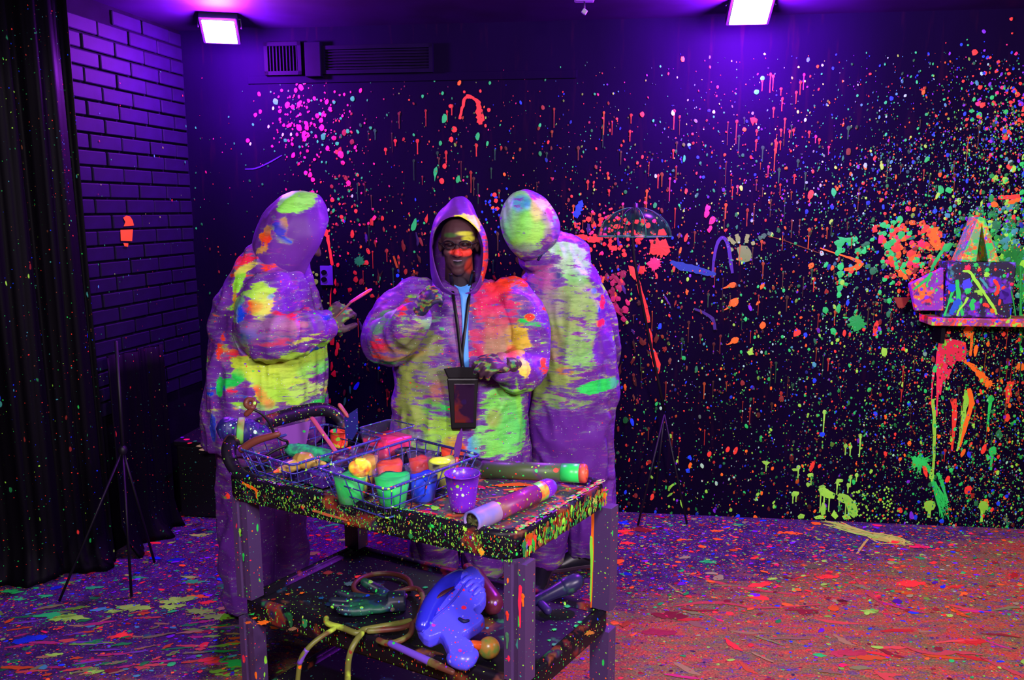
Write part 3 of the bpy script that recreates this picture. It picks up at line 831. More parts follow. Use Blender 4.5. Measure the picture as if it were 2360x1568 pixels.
# below the shelf: crimson splash and runs
wpoly([(2163, 790), (2170, 783), (2190, 781), (2215, 786), (2226, 795), (2228, 812), (2222, 835), (2205, 830), (2195, 850), (2186, 840), (2175, 870), (2168, 900), (2160, 880), (2155, 850), (2158, 815)], (.80, .02, .07))
for (x, l, w) in ((2172, 60, 5), (2182, 40, 4), (2164, 110, 4), (2190, 25, 4), (2152, 90, 2.5)):
    ws([(x, 850), (x - 4, 850 + l * .5), (x - 6, 850 + l)], [w, w * .7, w * .3], (.75, .02, .06), .4)
ws([(2150, 920), (2153, 980), (2152, 1050), (2150, 1090)], [3, 4, 3, 2], dull(YG, .8), .3)
ws([(2148, 1080), (2147, 1110)], [4, 6], YG, .4)
ws([(2222, 830), (2245, 850), (2265, 870), (2280, 890)], [4, 6, 8, 6], OR, .4); wsp(2278, 885, 9, OR)
ws([(2233, 895), (2238, 930), (2225, 980), (2212, 1030)], [4, 6, 4, 1.5], OR, .3); ws([(2230, 900), (2220, 960), (2215, 1000), (2205, 1040)], [6, 5, 4, 2], YG, .4)
ws([(2196, 920), (2200, 960), (2195, 1020), (2194, 1040)], [6, 5, 3, 1.5], RE, .3)
ws([(2232, 752), (2232, 780)], [11, 9], OR, .3); ws([(2240, 765), (2238, 800), (2236, 820)], [4, 3, 4], OR, .3); ws([(2250, 795), (2246, 822)], [5, 4], OR)
ws([(2320, 930), (2326, 890), (2336, 880)], [4, 8, 5], RE, .4); wsp(2352, 845, 10, OR)
wd(2283, 920, 8, 75, G); wd(2287, 1040, 9, 45, G); wd(2265, 1165, 10, 40, YG); wsp(2268, 1170, 10, YG, 6); ws([(2270, 1165), (2274, 1150)], [5, 6], OR)
ws([(2184, 1160), (2170, 1110), (2160, 1090)], [2, 4, 3], G, .4)
wsp(2115, 1065, 13, G, 26, 1.6); ws([(2120, 1045), (2140, 1080), (2155, 1130), (2175, 1195)], [2, 4, 2.5, .8], G, .5)
for k in range(18):
    t = R.uniform(0, 6.28); ws([(2120 + 10 * math.cos(t), 1065 + 10 * math.sin(t)), (2120 + 38 * math.cos(t), 1065 + 30 * math.sin(t))], [2, .5], G)
ws([(2128, 1070), (2136, 1100)], [4, 5], RE); wd(2142, 1165, 12, 30, YG)
for k in range(14):
    ws([(2150 + R.uniform(-6, 6), 1110), (2160 + R.uniform(-5, 20), 1150), (2170 + R.uniform(-5, 22), R.uniform(1170, 1200))], [1.5, 1.2, .5], G)
# big yellow-green splash low on the wall
for p in ([(1885, 1128), (1895, 1120), (1910, 1130), (1925, 1138), (1922, 1150), (1905, 1148), (1893, 1142)],
          [(1928, 1150), (1940, 1137), (1955, 1142), (1972, 1160), (1978, 1180), (1968, 1195), (1955, 1185), (1950, 1160), (1938, 1158)],
          [(1890, 1175), (1895, 1158), (1903, 1165), (1902, 1185), (1893, 1188)], [(1838, 1190), (1845, 1184), (1855, 1187), (1852, 1195), (1840, 1196)],
          [(1875, 1192), (1890, 1187), (1905, 1190), (1900, 1196), (1880, 1197)], [(1915, 1188), (1922, 1175), (1932, 1190), (1925, 1197)], [(1940, 1190), (1955, 1184), (1962, 1196), (1945, 1198)]):
    wpoly(p, (.32, .85, .06))
for (x, y, l) in ((1892, 1130, 55), (1900, 1140, 50), (1912, 1142, 40), (1935, 1142, 40), (1950, 1150, 40), (1930, 1112, 30), (1960, 1100, 24), (1870, 1095, 25), (1828, 1140, 22), (1835, 1140, 18), (1840, 1078, 26), (1766, 1068, 20), (1955, 1118, 20), (1974, 1095, 16),
                  (1983, 1005, 50), (1960, 1030, 22), (1949, 1028, 22), (1862, 1117, 6), (1900, 950, 60)):
    wd(x, y, 4.5, l, (.30, .8, .07))
for (x, y) in ((1765, 1066), (1832, 1083), (1868, 1096), (1934, 1108), (1833, 1137), (1895, 1122)): wb(x, y, 8, 4.5, (.32, .85, .06), 0, .3)
for p in ([(1541, 1132), (1545, 1122), (1558, 1114)], [(1538, 1145), (1550, 1136)], [(1741, 1155), (1746, 1140), (1750, 1137)], [(1568, 1152), (1574, 1172)], [(1500, 1096), (1504, 1104)], [(1560, 1068), (1561, 1060)]):
    ws(p, [2, 3, 2][:len(p)], YG, .2)
for i in range(60):
    wb(R.uniform(1960, 2060), R.uniform(1120, 1200), 2.2, 2.5, YG)
for (x, y, rx, ry) in ((1871, 1075, 5, 13), (1634, 1047, 5, 7), (1695, 1040, 5, 10), (1677, 1036, 5, 8), (1503, 1146, 5, 8), (1590, 1073, 4, 8), (2267, 1035, 5, 12), (2231, 1130, 8, 11), (2183, 1105, 5, 9), (1780, 1080, 3, 5), (1720, 1040, 3, 4)):
    wb(x, y, rx, ry, RE if rx > 4 else OR, 15)
for (x, y) in ((1590, 1055), (1585, 1085), (1895, 1000), (1700, 1190), (2110, 1192), (2170, 1200)): wb(x, y, 5, 6, BL, 0, .4)
# between left and middle figures
ws([(755, 542), (759, 570), (764, 600), (766, 612)], [5, 3, 3.5, 3], RE, .3)
for (x, y, rx, ry) in ((773, 650, 3, 8), (772, 672, 4, 8), (762, 690, 2, 24), (768, 765, 4, 14), (765, 785, 6, 14), (778, 800, 5, 10), (750, 850, 5, 22), (769, 862, 7, 8), (765, 845, 4, 10), (752, 815, 4, 12), (760, 925, 4, 8), (775, 812, 4, 8)):
    wb(x, y, rx, ry, RE, 5, .3)
for (x, y, r) in ((704, 618, 4), (695, 628, 5), (704, 632, 4), (722, 628, 3), (730, 633, 4), (713, 640, 3), (727, 650, 7), (711, 648, 3), (744, 652, 3), (741, 694, 3), (725, 702, 3), (757, 699, 3)):
    wb(x, y, r, r, YG)
wsp(828, 602, 12, dull(G, .6), 10); wb(874, 645, 3, 8, G, 15); wb(822, 890, 5, 12, BL, 35); wb(807, 898, 2.5, 10, G); wb(795, 925, 3, 12, G, 10)
for (x, y, rx, ry) in ((818, 629, 5, 5), (820, 645, 5, 8), (806, 668, 5, 6), (858, 682, 5, 5), (812, 540, 4, 10), (882, 503, 4, 6), (857, 512, 5, 10), (983, 505, 4, 10), (910, 523, 3, 4)):
    wb(x, y, rx, ry, dull(RE, .6), 10, .3)
for i in range(26):
    wb(R.gauss(1150, 22), R.gauss(478, 22), 2.5, 3, BL); 
for (x, y) in ((1140, 449), (1143, 463), (1146, 481)): wb(x, y, 5, 5, RE)
ws([(907, 590), (912, 605), (916, 618)], [2, 3, 2], dull(OR, .4)); ws([(918, 588), (920, 610)], [3, 3], dull(RE, .5)); ws([(955, 508), (948, 530)], [2, 3], G)
# pale violet scratch under the left lamp
ws([(565, 390), (590, 388), (620, 375), (650, 358)], [1, 1.6, 1.6, 1], (.05, .015, .2), .1)
SW.build('paint_splatter', wall_back)

# ------------------------------------------------------------------ paint on the floor
SF = Splats(V((0, 0, 0)), V((1, 0, 0)), V((0, 1, 0)), V((0, 0, 1)), 17)
def fpx(x, y): return SF.px(x, y)
R = random.Random(5)
n = 0
def wall_y(x): return A_W.y + (x - A_W.x) * UW.y / UW.x
while n < 12000:
    x = R.uniform(-2.7, 3.0); y = R.uniform(1.3, 4.7)
    if y > wall_y(x) - .02 or (x < -1.9 and y > 3.5 + (x + 2.3) * .6): continue
    far = y > 3.15
    if not far and R.random() < (.80 if x > -.6 else .35): continue
    n += 1
    r = max(.002, min(.03, math.exp(R.gauss(math.log(.0034), .62))))
    if x < -.6:
        pal = [G, G, YG, RE, HP, DR, RE, VI, TE, DG, BL, DR, G, OR]
    else:
        pal = [RE, OR, RE, YG, DR, BL, G, HP, VI, OR, (.3, .35, .1), DR]
    c = R.choice(pal)
    if R.random() < .35: c = dull(c, R.uniform(.3, .8))
    if c in (BL, VI) and r > .012: r *= .6
    SF.blob(x, y, r * R.uniform(1, 2.2), r, c, R.uniform(-.5, .9), .25, 9 if r > .006 else 6)
for i in range(1500):  # dense drops right behind the cart
    x = R.uniform(-.9, 2.4); y = R.uniform(3.3, 4.5)
    if y > wall_y(x) - .03: continue
    r = math.exp(R.gauss(math.log(.0036), .4)); SF.blob(x, y, r * R.uniform(1, 2), r, R.choice([YG, G, YG, (.3, .6, .2), RE, OR]), R.uniform(-.4, .6), .2, 7)
def fsp(x, y, r, c, arms=12, reach=1.8):
    a, b = fpx(x, y)
    if y > 1395 and x > 600: r *= .8; c = dull(c, .8); reach = 1.35
    for q in range(3): SF.blob(a + r * (q - 1) * .8, b + r * R.uniform(-.3, .3), r * R.uniform(.5, 1), r * R.uniform(.25, .5), c, R.uniform(-.3, .5), .35, 14)
    SF.splat(a, b, r * .6, c, arms, reach)
for (x, y, r, c) in ((465, 1234, .035, YG), (510, 1243, .02, YG), (143, 1309, .03, G), (180, 1316, .03, G), (115, 1318, .022, G), (125, 1421, .045, G), (160, 1424, .05, YG), (310, 1403, .045, YG), (262, 1410, .022, YG), (405, 1385, .05, YG),
                     (395, 1400, .04, YG), (315, 1333, .025, G), (445, 1342, .035, G), (435, 1332, .022, YG), (30, 1364, .03, G), (105, 1375, .022, G), (215, 1356, .025, G), (45, 1382, .02, G), (150, 1345, .022, G), (460, 1375, .03, OR), (478, 1390, .025, RE),
                     (280, 1465, .035, RE), (465, 1410, .045, dull(YG, .7)), (510, 1423, .05, dull(YG, .6)), (70, 1475, .045, dull(BL, .6)), (125, 1510, .022, YG), (215, 1550, .022, YG), (480, 1525, .03, dull(RE, .8)), (550, 1530, .05, dull(G, .6)),
                     (1435, 1225, .03, RE), (1650, 1225, .022, OR), (1825, 1230, .035, OR), (1630, 1295, .03, G), (1445, 1253, .03, RE), (1750, 1350, .04, RE), (2005, 1410, .035, YG), (2100, 1345, .05, RE), (1780, 1335, .02, YG), (1905, 1330, .035, RE),
                     (2060, 1250, .03, RE), (2120, 1260, .04, dull(HP, .9)), (1860, 1305, .02, OR), (1545, 1420, .06, DR), (1850, 1410, .055, dull(DR, 1.3)), (1520, 1460, .05, (.35, .03, .04)), (1955, 1505, .06, (.5, .05, .05)), (1700, 1210, .02, G),
                     (2240, 1480, .05, dull(RE, .8)), (1570, 1245, .02, OR), (660, 1270, .025, YG), (640, 1240, .03, YG), (610, 1300, .03, RE), (790, 1245, .02, YG)):
    fsp(x, y, r, c)
# thrown yellow-green strings from the wall splash
for i in range(16):
    x0, y0 = 1900 + R.uniform(-10, 40), 1198 + R.uniform(2, 14); pts = [(x0, y0), (1975 + R.uniform(-15, 15), 1224 + R.uniform(-6, 6)), (2050 + R.uniform(-25, 30), 1246 + R.uniform(-12, 10))]
    if R.random() < .5: pts.append((2095 + R.uniform(-15, 10), 1252 + R.uniform(-8, 10)))
    SF.stroke([fpx(*p) for p in pts], R.uniform(.003, .007), R.choice([YG, (.45, .8, .08), (.5, .7, .06)]), .3)
SF.stroke([fpx(2000, 1243), fpx(1985, 1262), fpx(1975, 1278)], .006, (.5, .6, .06), .3)
fsp(2050, 1245, .05, (.5, .75, .06), 18, 2.2)
# long rubbed red and olive streaks near the viewer
for i in range(45):
    x = R.uniform(1450, 2400); y = R.uniform(1330, 1560)
    dx = R.uniform(30, 110); dy = R.uniform(-8, 30)
    c = R.choice([dull(RE, .7), dull(RE, .5), (.30, .22, .06), (.6, .08, .04), dull(OR, .5), (.18, .24, .05), (.5, .03, .1), DR, (.2, .12, .05)])
    SF.stroke([fpx(x, y), fpx(x + dx * .5, y + dy * .6 + R.uniform(-3, 3)), fpx(x + dx, y + dy)], [.004, R.uniform(.006, .018), .003], c, .5)
for i in range(110):
    x = R.uniform(0, 560); y = R.uniform(1400, 1560)
    dx = R.uniform(20, 80); dy = R.uniform(-14, 2)
    c = R.choice([dull(YG, .5), dull(G, .4), (.30, .22, .06), (.5, .08, .04), dull(OR, .5), (.18, .24, .05), (.35, .03, .1), (.12, .05, .25)])
    SF.stroke([fpx(x, y), fpx(x + dx * .5, y + dy * .5), fpx(x + dx, y + dy)], [.004, R.uniform(.005, .014), .003], c, .5)
for p in ([(1950, 1320), (1985, 1345), (2010, 1375), (2045, 1400)], [(2080, 1490), (2140, 1508), (2200, 1505), (2265, 1512)], [(2260, 1515), (2310, 1540), (2360, 1560)], [(1590, 1325), (1660, 1345), (1740, 1360), (1850, 1372)], [(1550, 1400), (1640, 1390), (1760, 1402), (1890, 1395)]):
    SF.stroke([fpx(*q) for q in p], [.004, .010, .012, .005][:len(p)], (.42, .06, .04), .6)
SF.build('paint_splatter', floor)
# ------------------------------------------------------------------ the painted shelf display on the right

ang_shelf = ang_w
M_MULTI = speck_mat('paint_crusted_wood', (.25, .05, .12), ((40, .5, 1.0), (95, .45, 1.2)), [RE, OR, YG, G, BL, HP, VI, (.4, .2, .1), RE, OR], .5, blotch=([RE, OR, (.35, .15, .2), VI, OR, HP, YG], 14, .42))
M_SHELFBOX = speck_mat('dark_painted_board', (.012, .006, .03), ((34, .42, 1.4), (80, .42, 1.4)), [G, BL, VI, RE, TE, YG, HP, BL], .5, blotch=([BL, VI, (.01, .01, .04), VI, TE], 9, .50), stretch=(1, 1, .5))
M_ALOX = speck_mat('green_orange_crusted', (.15, .45, .12), ((40, .48, 1.0), (100, .46, 1.1)), [G, YG, OR, (.4, .8, .4), TE, RE, G, VI], .5, blotch=([G, YG, OR, G, (.5, .12, .03), G], 12, .40))
s_l, z_sh = wpx(2146, 742, .16); s_r = s_l + .72
t = thing('wall_shelf', 'paint-crusted wooden shelf on the right of the back wall', 'shelf', wallp((s_l + s_r) / 2, z_sh - .02))
adopt(bevel_mod(mesh_obj('board', *box(wallp((s_l + s_r) / 2, z_sh, .085), (s_r - s_l, .17, .038), RW), M_MULTI, None, False), .004), t)
for k in (.12, .88):
    adopt(mesh_obj('bracket', *box(wallp(s_l + (s_r - s_l) * k, z_sh - .07, .05), (.02, .10, .10), RW), M_BLACK, None, False), t)
zt = z_sh + .019
sa, _ = wpx(2178, 700, .14); sb, ztop = wpx(2344, 605, .14)
t = thing('painted_box', 'dark box streaked blue and green, standing on the wall shelf', 'box', wallp((sa + sb) / 2, zt, .08))
wB = sb - sa
adopt(bevel_mod(mesh_obj('case', *box(wallp((sa + sb) / 2, (zt + ztop) / 2, .078), (wB, .12, ztop - zt - .001), RW), M_SHELFBOX, None, False), .004), t)
adopt(bevel_mod(mesh_obj('front_panel', *box(wallp((sa + sb) / 2, (zt + ztop) / 2, .141), (wB - .012, .006, ztop - zt - .012), RW), M_SHELFBOX, None, False), .002), t)
SX = Splats(wallp(0, 0, .145), UW, V((0, 0, 1)), NW, 31)
def X(*p): return SX.px(*p)
for (p, w, c) in (([(2205, 645), (2208, 680), (2213, 705), (2218, 728)], [4, 5, 4, 3], G), ([(2198, 660), (2192, 680), (2184, 705), (2176, 728)], [1.5, 2, 2, 2], G), ([(2218, 625), (2235, 628), (2250, 650), (2270, 680), (2290, 710), (2296, 725)], [2, 3, 3.5, 3, 3, 2], YG),
                  ([(2200, 665), (2190, 690), (2188, 700)], [2, 1.5, 1], G), ([(2243, 640), (2236, 655)], [2, 1.5], G), ([(2258, 640), (2270, 655), (2276, 665)], [2, 3, 2], TE), ([(2290, 645), (2300, 660), (2297, 675), (2292, 680)], [3, 4, 4, 3], RE),
                  ([(2230, 685), (2222, 700), (2210, 715), (2205, 728)], [3, 2, 2, 2], YG), ([(2195, 655), (2192, 665), (2188, 670)], [8, 9, 5], BL), ([(2225, 645), (2230, 660), (2228, 670)], [8, 10, 6], (.06, .06, .7)), ([(2212, 690), (2205, 700), (2195, 715), (2190, 725)], [4, 8, 6, 4], (.02, .12, .6)),
                  ([(2265, 700), (2280, 708)], [5, 4], RE), ([(2246, 690), (2240, 700), (2243, 715)], [4, 5, 4], G), ([(2310, 690), (2318, 670), (2322, 700)], [8, 9, 8], (.06, .01, .28)), ([(2300, 640), (2304, 660)], [7, 7], (.08, .01, .3)), ([(2330, 670), (2336, 700), (2340, 728)], [1.5, 1.5, 1.5], dull(G, .5)),
                  ([(2245, 672), (2258, 672), (2262, 682)], [2, 3, 2], YG)):
    SX.stroke([X(*q) for q in p], [q * .0023 for q in w], c, .3)
for (x, y, r, c) in ((2230, 618, 7, HP), (2230, 671, 7, G), (2258, 674, 6, YG), (2274, 633, 6, YG), (2275, 622, 5, G), (2192, 693, 5, G), (2294, 621, 3, RE), (2249, 611, 5, G), (2331, 655, 4, HP), (2312, 664, 4, RE), (2256, 622, 4, RE), (2288, 716, 6, OR), (2200, 717, 4, G), (2325, 697, 3, TE), (2314, 636, 4, G)):
    a, b = X(x, y); SX.splat(a, b, r * .0023, c, 6, 1.6)
SX.build('paint_splatter', t)
# A-shaped wedge on top of the box
t = thing('wooden_wedge', 'tall A-shaped block crusted green and orange, on the dark box', 'block', wallp(*wpx(2253, 605, .10), .08))
def wp3(x, y, h): s_, z_ = wpx(x, y, h); return wallp(s_, max(z_, ztop) if y > 590 else z_, h)
zt2 = ztop + .0005
pk = wpx(2250, 500, .08)
b0, b1 = wpx(2213, 603, .12)[0], wpx(2298, 603, .12)[0]
def bar(sA, zA, sB, zB, w0, w1, h0, h1):
    vs = []
    for h in (h0, h1):
        vs += [wallp(sA - w0, zA, h), wallp(sA + w0, zA, h), wallp(sB + w1, zB, h), wallp(sB - w1, zB, h)]
    return vs, [(0, 1, 2, 3), (7, 6, 5, 4), (0, 4, 5, 1), (1, 5, 6, 2), (2, 6, 7, 3), (3, 7, 4, 0)]
adopt(bevel_mod(mesh_obj('leg', *bar(b0 + .03, zt2, pk[0] - .004, pk[1], .038, .010, .03, .14), M_ALOX, None, False), .003), t)
adopt(bevel_mod(mesh_obj('leg', *bar(b1 - .022, zt2, pk[0] + .006, pk[1] - .005, .026, .010, .03, .14), M_ALOX, None, False), .003), t)
adopt(mesh_obj('back_board', *bar((b0 + b1) / 2, zt2, pk[0], pk[1] - .02, (b1 - b0) / 2 - .02, .004, .02, .05), flat_mat('orange_green_board', (.35, .09, .02), .6, .6, scale=20, c2=(.04, .25, .04)), None, False), t)
# slanted violet plank leaning beside the box
t = thing('painted_plank', 'slanted violet plank leaning left of the dark box', 'plank', wallp(wpx(2130, 700, .1)[0], zt, .1))
q0, q1, q2, q3 = [wpx(*p, .12) for p in ((2097, 655), (2174, 617), (2174, 716), (2110, 716))]
vs = [wallp(*q, .09) for q in (q0, q1, q2, q3)] + [wallp(*q, .125) for q in (q0, q1, q2, q3)]
M_PLANK = speck_mat('violet_plank', (.22, .03, .38), ((40, .45, 1.2), (100, .4, 1.4)), [RE, OR, G, HP, VI, YG, (.1, .01, .2)], .5, blotch=([(.05, .01, .1), RE, (.08, .01, .2), OR], 11, .50))
o = adopt(bevel_mod(mesh_obj('board', vs, [(3, 2, 1, 0), (4, 5, 6, 7), (0, 1, 5, 4), (1, 2, 6, 5), (2, 3, 7, 6), (3, 0, 4, 7)], M_PLANK, None, False), .003), t)
adopt(mesh_obj('wall_cleat', *wbox(2112, 668, 2150, 690, 0, .088), M_BLACK, None, False), t)
for kk, (pts) in enumerate(([(2176, 572), (2160, 595), (2148, 620), (2140, 640), (2125, 655), (2108, 668)],)):
    SP = Splats(wallp(0, 0, .127), UW, V((0, 0, 1)), NW, 41)
    SP.stroke([SP.px(*q) for q in [(2146, 628), (2140, 640), (2125, 652), (2110, 664), (2103, 668)]], [.008, .008, .007, .005, .002], G, .2)
    SP.stroke([SP.px(*q) for q in [(2143, 640), (2136, 655), (2138, 662)]], [.004, .004, .006], G, .2)
    SP.build('paint_splatter', t)
# brick-red triangular scrap fixed to the wall
tp = mesh_obj('red_scrap', *wbox(2060, 686, 2096, 710, 0.002, .012), flat_mat('dull_red', (.30, .04, .015), .6, .3), None, False)
tag(tp, 'small dull red wedge fixed to the wall left of the shelf', 'scrap')
me = tp.data; a = verts_np(me); zmin = a[:, 2].min(); cx = a[:, :2].mean(axis=0)
for i in range(len(a)):
    if a[i, 2] < zmin + .001: a[i, :2] = cx + (a[i, :2] - cx) * .35
set_verts(me, a)
# green blob splashed up the left of the box (on the wall)
SG = Splats(wallp(0, 0, .004), UW, V((0, 0, 1)), NW, 43)
SG.poly([SG.px(*q) for q in [(2170, 575), (2176, 563), (2190, 559), (2198, 562), (2192, 570), (2186, 580), (2174, 580)]], G)
SG.stroke([SG.px(*q) for q in [(2172, 578), (2162, 594), (2150, 614), (2146, 626)]], [.008, .009, .008, .006], G, .2)
SG.build('paint_splatter', wall_back)

# ------------------------------------------------------------------ clear umbrella standing by the wall
M_FILM = None
m, nt, b = new_mat('clear_green_film')
nt.nodes.remove(b); out = nt.nodes['Material Output']
tr = N(nt, 'ShaderNodeBsdfTransparent'); df = N(nt, 'ShaderNodeBsdfPrincipled'); df.inputs['Roughness'].default_value = .2
nz = N(nt, 'ShaderNodeTexNoise'); nz.inputs['Scale'].default_value = 9
nt.links.new(coords(nt, (3, 3, 1)), nz.inputs['Vector'])
nt.links.new(ramp(nt, nz.outputs[0], [(.4, (.01, .03, .02)), (.7, (.015, .22, .06))]), df.inputs['Base Color'])
lw = N(nt, 'ShaderNodeLayerWeight'); lw.inputs[0].default_value = .15
fac = math_node(nt, 'ADD', math_node(nt, 'MULTIPLY', lw.outputs['Facing'], .55), .10)
mx = N(nt, 'ShaderNodeMixShader'); nt.links.new(fac, mx.inputs[0]); nt.links.new(tr.outputs[0], mx.inputs[1]); nt.links.new(df.outputs[0], mx.inputs[2]); nt.links.new(mx.outputs[0], out.inputs['Surface'])
M_FILM = m
M_RIM = flat_mat('green_rim', (.015, .22, .08), .5, .3)
M_POLE = flat_mat('black_pole', (.004, .003, .007), .5, .3, .3)
yU = 4.00
top = at_y(1466, 478, yU); rimc = at_y(1463, 545, yU); rad = (at_y(1550, 528, yU) - at_y(1378, 528, yU)).x / 2
foot = at_z(1583, 1209, 0.0)
t = thing('clear_umbrella', 'clear umbrella with a green edge on a thin black tripod', 'umbrella', (foot.x - .13, foot.y + .02, 0))
h = top.z - rimc.z
def canopy_pt(k, a, ofs=0):
    rr_ = (rad + ofs) * math.sin(k * PI / 2 * .98)
    return V((rimc.x + rr_ * math.cos(a), rimc.y + .0 + rr_ * .62 * math.sin(a), rimc.z + h * math.cos(k * PI / 2) + .03 * math.cos(a) * 0))
rings = [[canopy_pt(i / 7, 2 * PI * j / 32) for j in range(32)] for i in range(1, 8)]
adopt(mesh_obj('canopy', *loft(rings, True, False), M_FILM, None), t)
loop = [canopy_pt(1, 2 * PI * j / 32) for j in range(33)]
adopt(mesh_obj('rim', *tube(loop, .0028, 5), M_RIM, None), t)
for j in range(8):
    adopt(mesh_obj('rib', *tube([canopy_pt(i / 6, 2 * PI * j / 8 + .2, .002) for i in range(7)], .0022, 5), M_POLE if j % 2 else M_RIM, None), t)
hub = V((rimc.x, rimc.y, top.z))
adopt(mesh_obj('hub', *tube([hub + V((0, 0, .02)), hub - V((0, 0, .06))], [.012, .022], 10), M_POLE, None), t)
mid = V((foot.x - .13, foot.y + .06, .62))
adopt(mesh_obj('pole', *tube([hub, at_y(1462, 600, yU + .01), mid], [.007, .007, .008], 8, 4), M_POLE, None), t)
for dx, dy in ((.13, -.06), (-.14, -.08), (-.02, .13)):
    adopt(mesh_obj('leg', *tube([mid - V((0, 0, .02)), V((mid.x + dx, mid.y + dy, .004))], [.006, .006], 6), M_POLE, None), t)

# ------------------------------------------------------------------ black tripod stand by the left sheet, thin legs on the floor
t = thing('tripod_stand', 'thin black tripod stand in front of the black plastic on the left', 'stand', (-1.76, 3.45, 0))
apex = V((-1.76, 3.50, .62))
f1, f2, f3 = at_z(303, 1376, 0.004), at_z(356, 1296, 0.004), at_z(70, 1350, .004)
f3 = V((-1.98, 3.28, .004))
adopt(mesh_obj('leg', *tube([apex, f1], .006, 6), M_POLE, None), t)
adopt(mesh_obj('leg', *tube([apex, f2], .006, 6), M_POLE, None), t)
adopt(mesh_obj('leg', *tube([apex, f3], .006, 6), M_POLE, None), t)
adopt(mesh_obj('centre_post', *tube([apex - V((0, 0, .12)), apex + V((.01, .0, .5))], .008, 8), M_POLE, None), t)
adopt(mesh_obj('clamp', *ellipsoid(apex, (.02, .02, .025), 10, 6), M_POLE, None), t)
# ------------------------------------------------------------------ people
def coverall_material(name, base=(.135, .025, .33)):
    m, nt, b = new_mat(name)
    a = N(nt, 'ShaderNodeVertexColor'); a.layer_name = 'paint'
    g = N(nt, 'ShaderNodeVertexColor'); g.layer_name = 'cover'
    sep = N(nt, 'ShaderNodeSeparateColor'); nt.links.new(g.outputs[0], sep.inputs[0])
    def nz(scale, sc, det=5, rough=.62):
        n = N(nt, 'ShaderNodeTexNoise'); n.inputs['Scale'].default_value = scale; n.inputs['Detail'].default_value = det; n.inputs['Roughness'].default_value = rough
        nt.links.new(coords(nt, sc, world_space=True), n.inputs['Vector']); return n.outputs[0]
    smear = nz(11, (1, 1, 4.5), 7, .72)         # paint rubbed on sideways
    v = math_node(nt, 'ADD', sep.outputs[0], math_node(nt, 'MULTIPLY', math_node(nt, 'SUBTRACT', smear, .5), 2.3))
    f = ramp(nt, v, [(.42, 0.0), (.56, 1.0)])
    cloth = ramp(nt, nz(5, (1, 1, 1)), [(.35, tuple(x * .75 for x in base)), (.65, base)])
    # thin film of mixed colour over the rubbed areas
    film = ramp(nt, nz(8, (1, 1, 3.2), 6), [(.32, VI), (.42, (.45, .05, .2)), (.5, (.18, .28, .18)), (.58, (.25, .10, .5)), (.68, (.5, .12, .1))])
    cloth = mix_col(nt, math_node(nt, 'MULTIPLY', ramp(nt, math_node(nt, 'ADD', v, .12), [(.30, 0.0), (.55, 1.0)]), .45), cloth, film)
    jit = ramp(nt, nz(14, (1, 1, 4), 6, .7), [(.35, (.45, .5, .45)), (.55, (1, 1, 1))])
    mm = N(nt, 'ShaderNodeMix', data_type='RGBA', blend_type='MULTIPLY'); mm.inputs[0].default_value = .7
    nt.links.new(a.outputs[0], mm.inputs[6]); nt.links.new(jit, mm.inputs[7])
    c = mix_col(nt, f, cloth, mm.outputs[2])
    c = speck_layer(nt, c, 36, .26, 3.0, [YG, (.6, .85, .7), RE, HP, (.5, .8, .5), VI, G], (1, 1, 1.6), .02, True, fade=math_node(nt, 'ADD', sep.outputs[1], .25))
    c = speck_layer(nt, c, 110, .34, 2.0, [YG, (.6, .85, .7), (.6, .2, .6), (.6, .85, .7), HP, G], (1, 1, 1.5), .01, True, fade=math_node(nt, 'ADD', sep.outputs[1], .2))
    nt.links.new(c, b.inputs['Base Color'])
    b.inputs['Roughness'].default_value = .45; b.inputs['Specular IOR Level'].default_value = .16
    wv = N(nt, 'ShaderNodeTexNoise'); wv.noise_type = 'RIDGED_MULTIFRACTAL'; wv.inputs['Scale'].default_value = 7; wv.inputs['Detail'].default_value = 4
    nt.links.new(coords(nt, (1, 1, .55), .10, 4.0, (0, .3, .2), True), wv.inputs['Vector'])
    bump(nt, b, wv.outputs[0], .5, .012)
    return m
M_SUIT = coverall_material('painted_coverall_cloth')
M_BODY = paint_attr_mat('body_skin_and_gloves', .55, .25)

def cloth_folds(me, amp=.008, seed=0.0, sc=7.0, vstretch=.45):
    a = verts_np(me); nn = normals_np(me); out = a.copy()
    for i in range(len(a)):
        p = V((a[i, 0] * sc + seed, a[i, 1] * sc, a[i, 2] * sc * vstretch))
        w = noise.noise(p * .6)
        q = V((p.x + w * 1.5, p.y, p.z + w * 2.5))
        k = 1 - abs(noise.noise(q)) * 2.2 + noise.noise(q * 2.3) * .35
        r2 = 1 - abs(noise.noise(V((p.x * 2.1 + p.z * .9 + 7, p.y * 2.1, p.z * 1.6 - p.x * .6)))) * 3.0
        out[i] += nn[i] * (amp * k + amp * .45 * max(-.4, r2))
    set_verts(me, out)

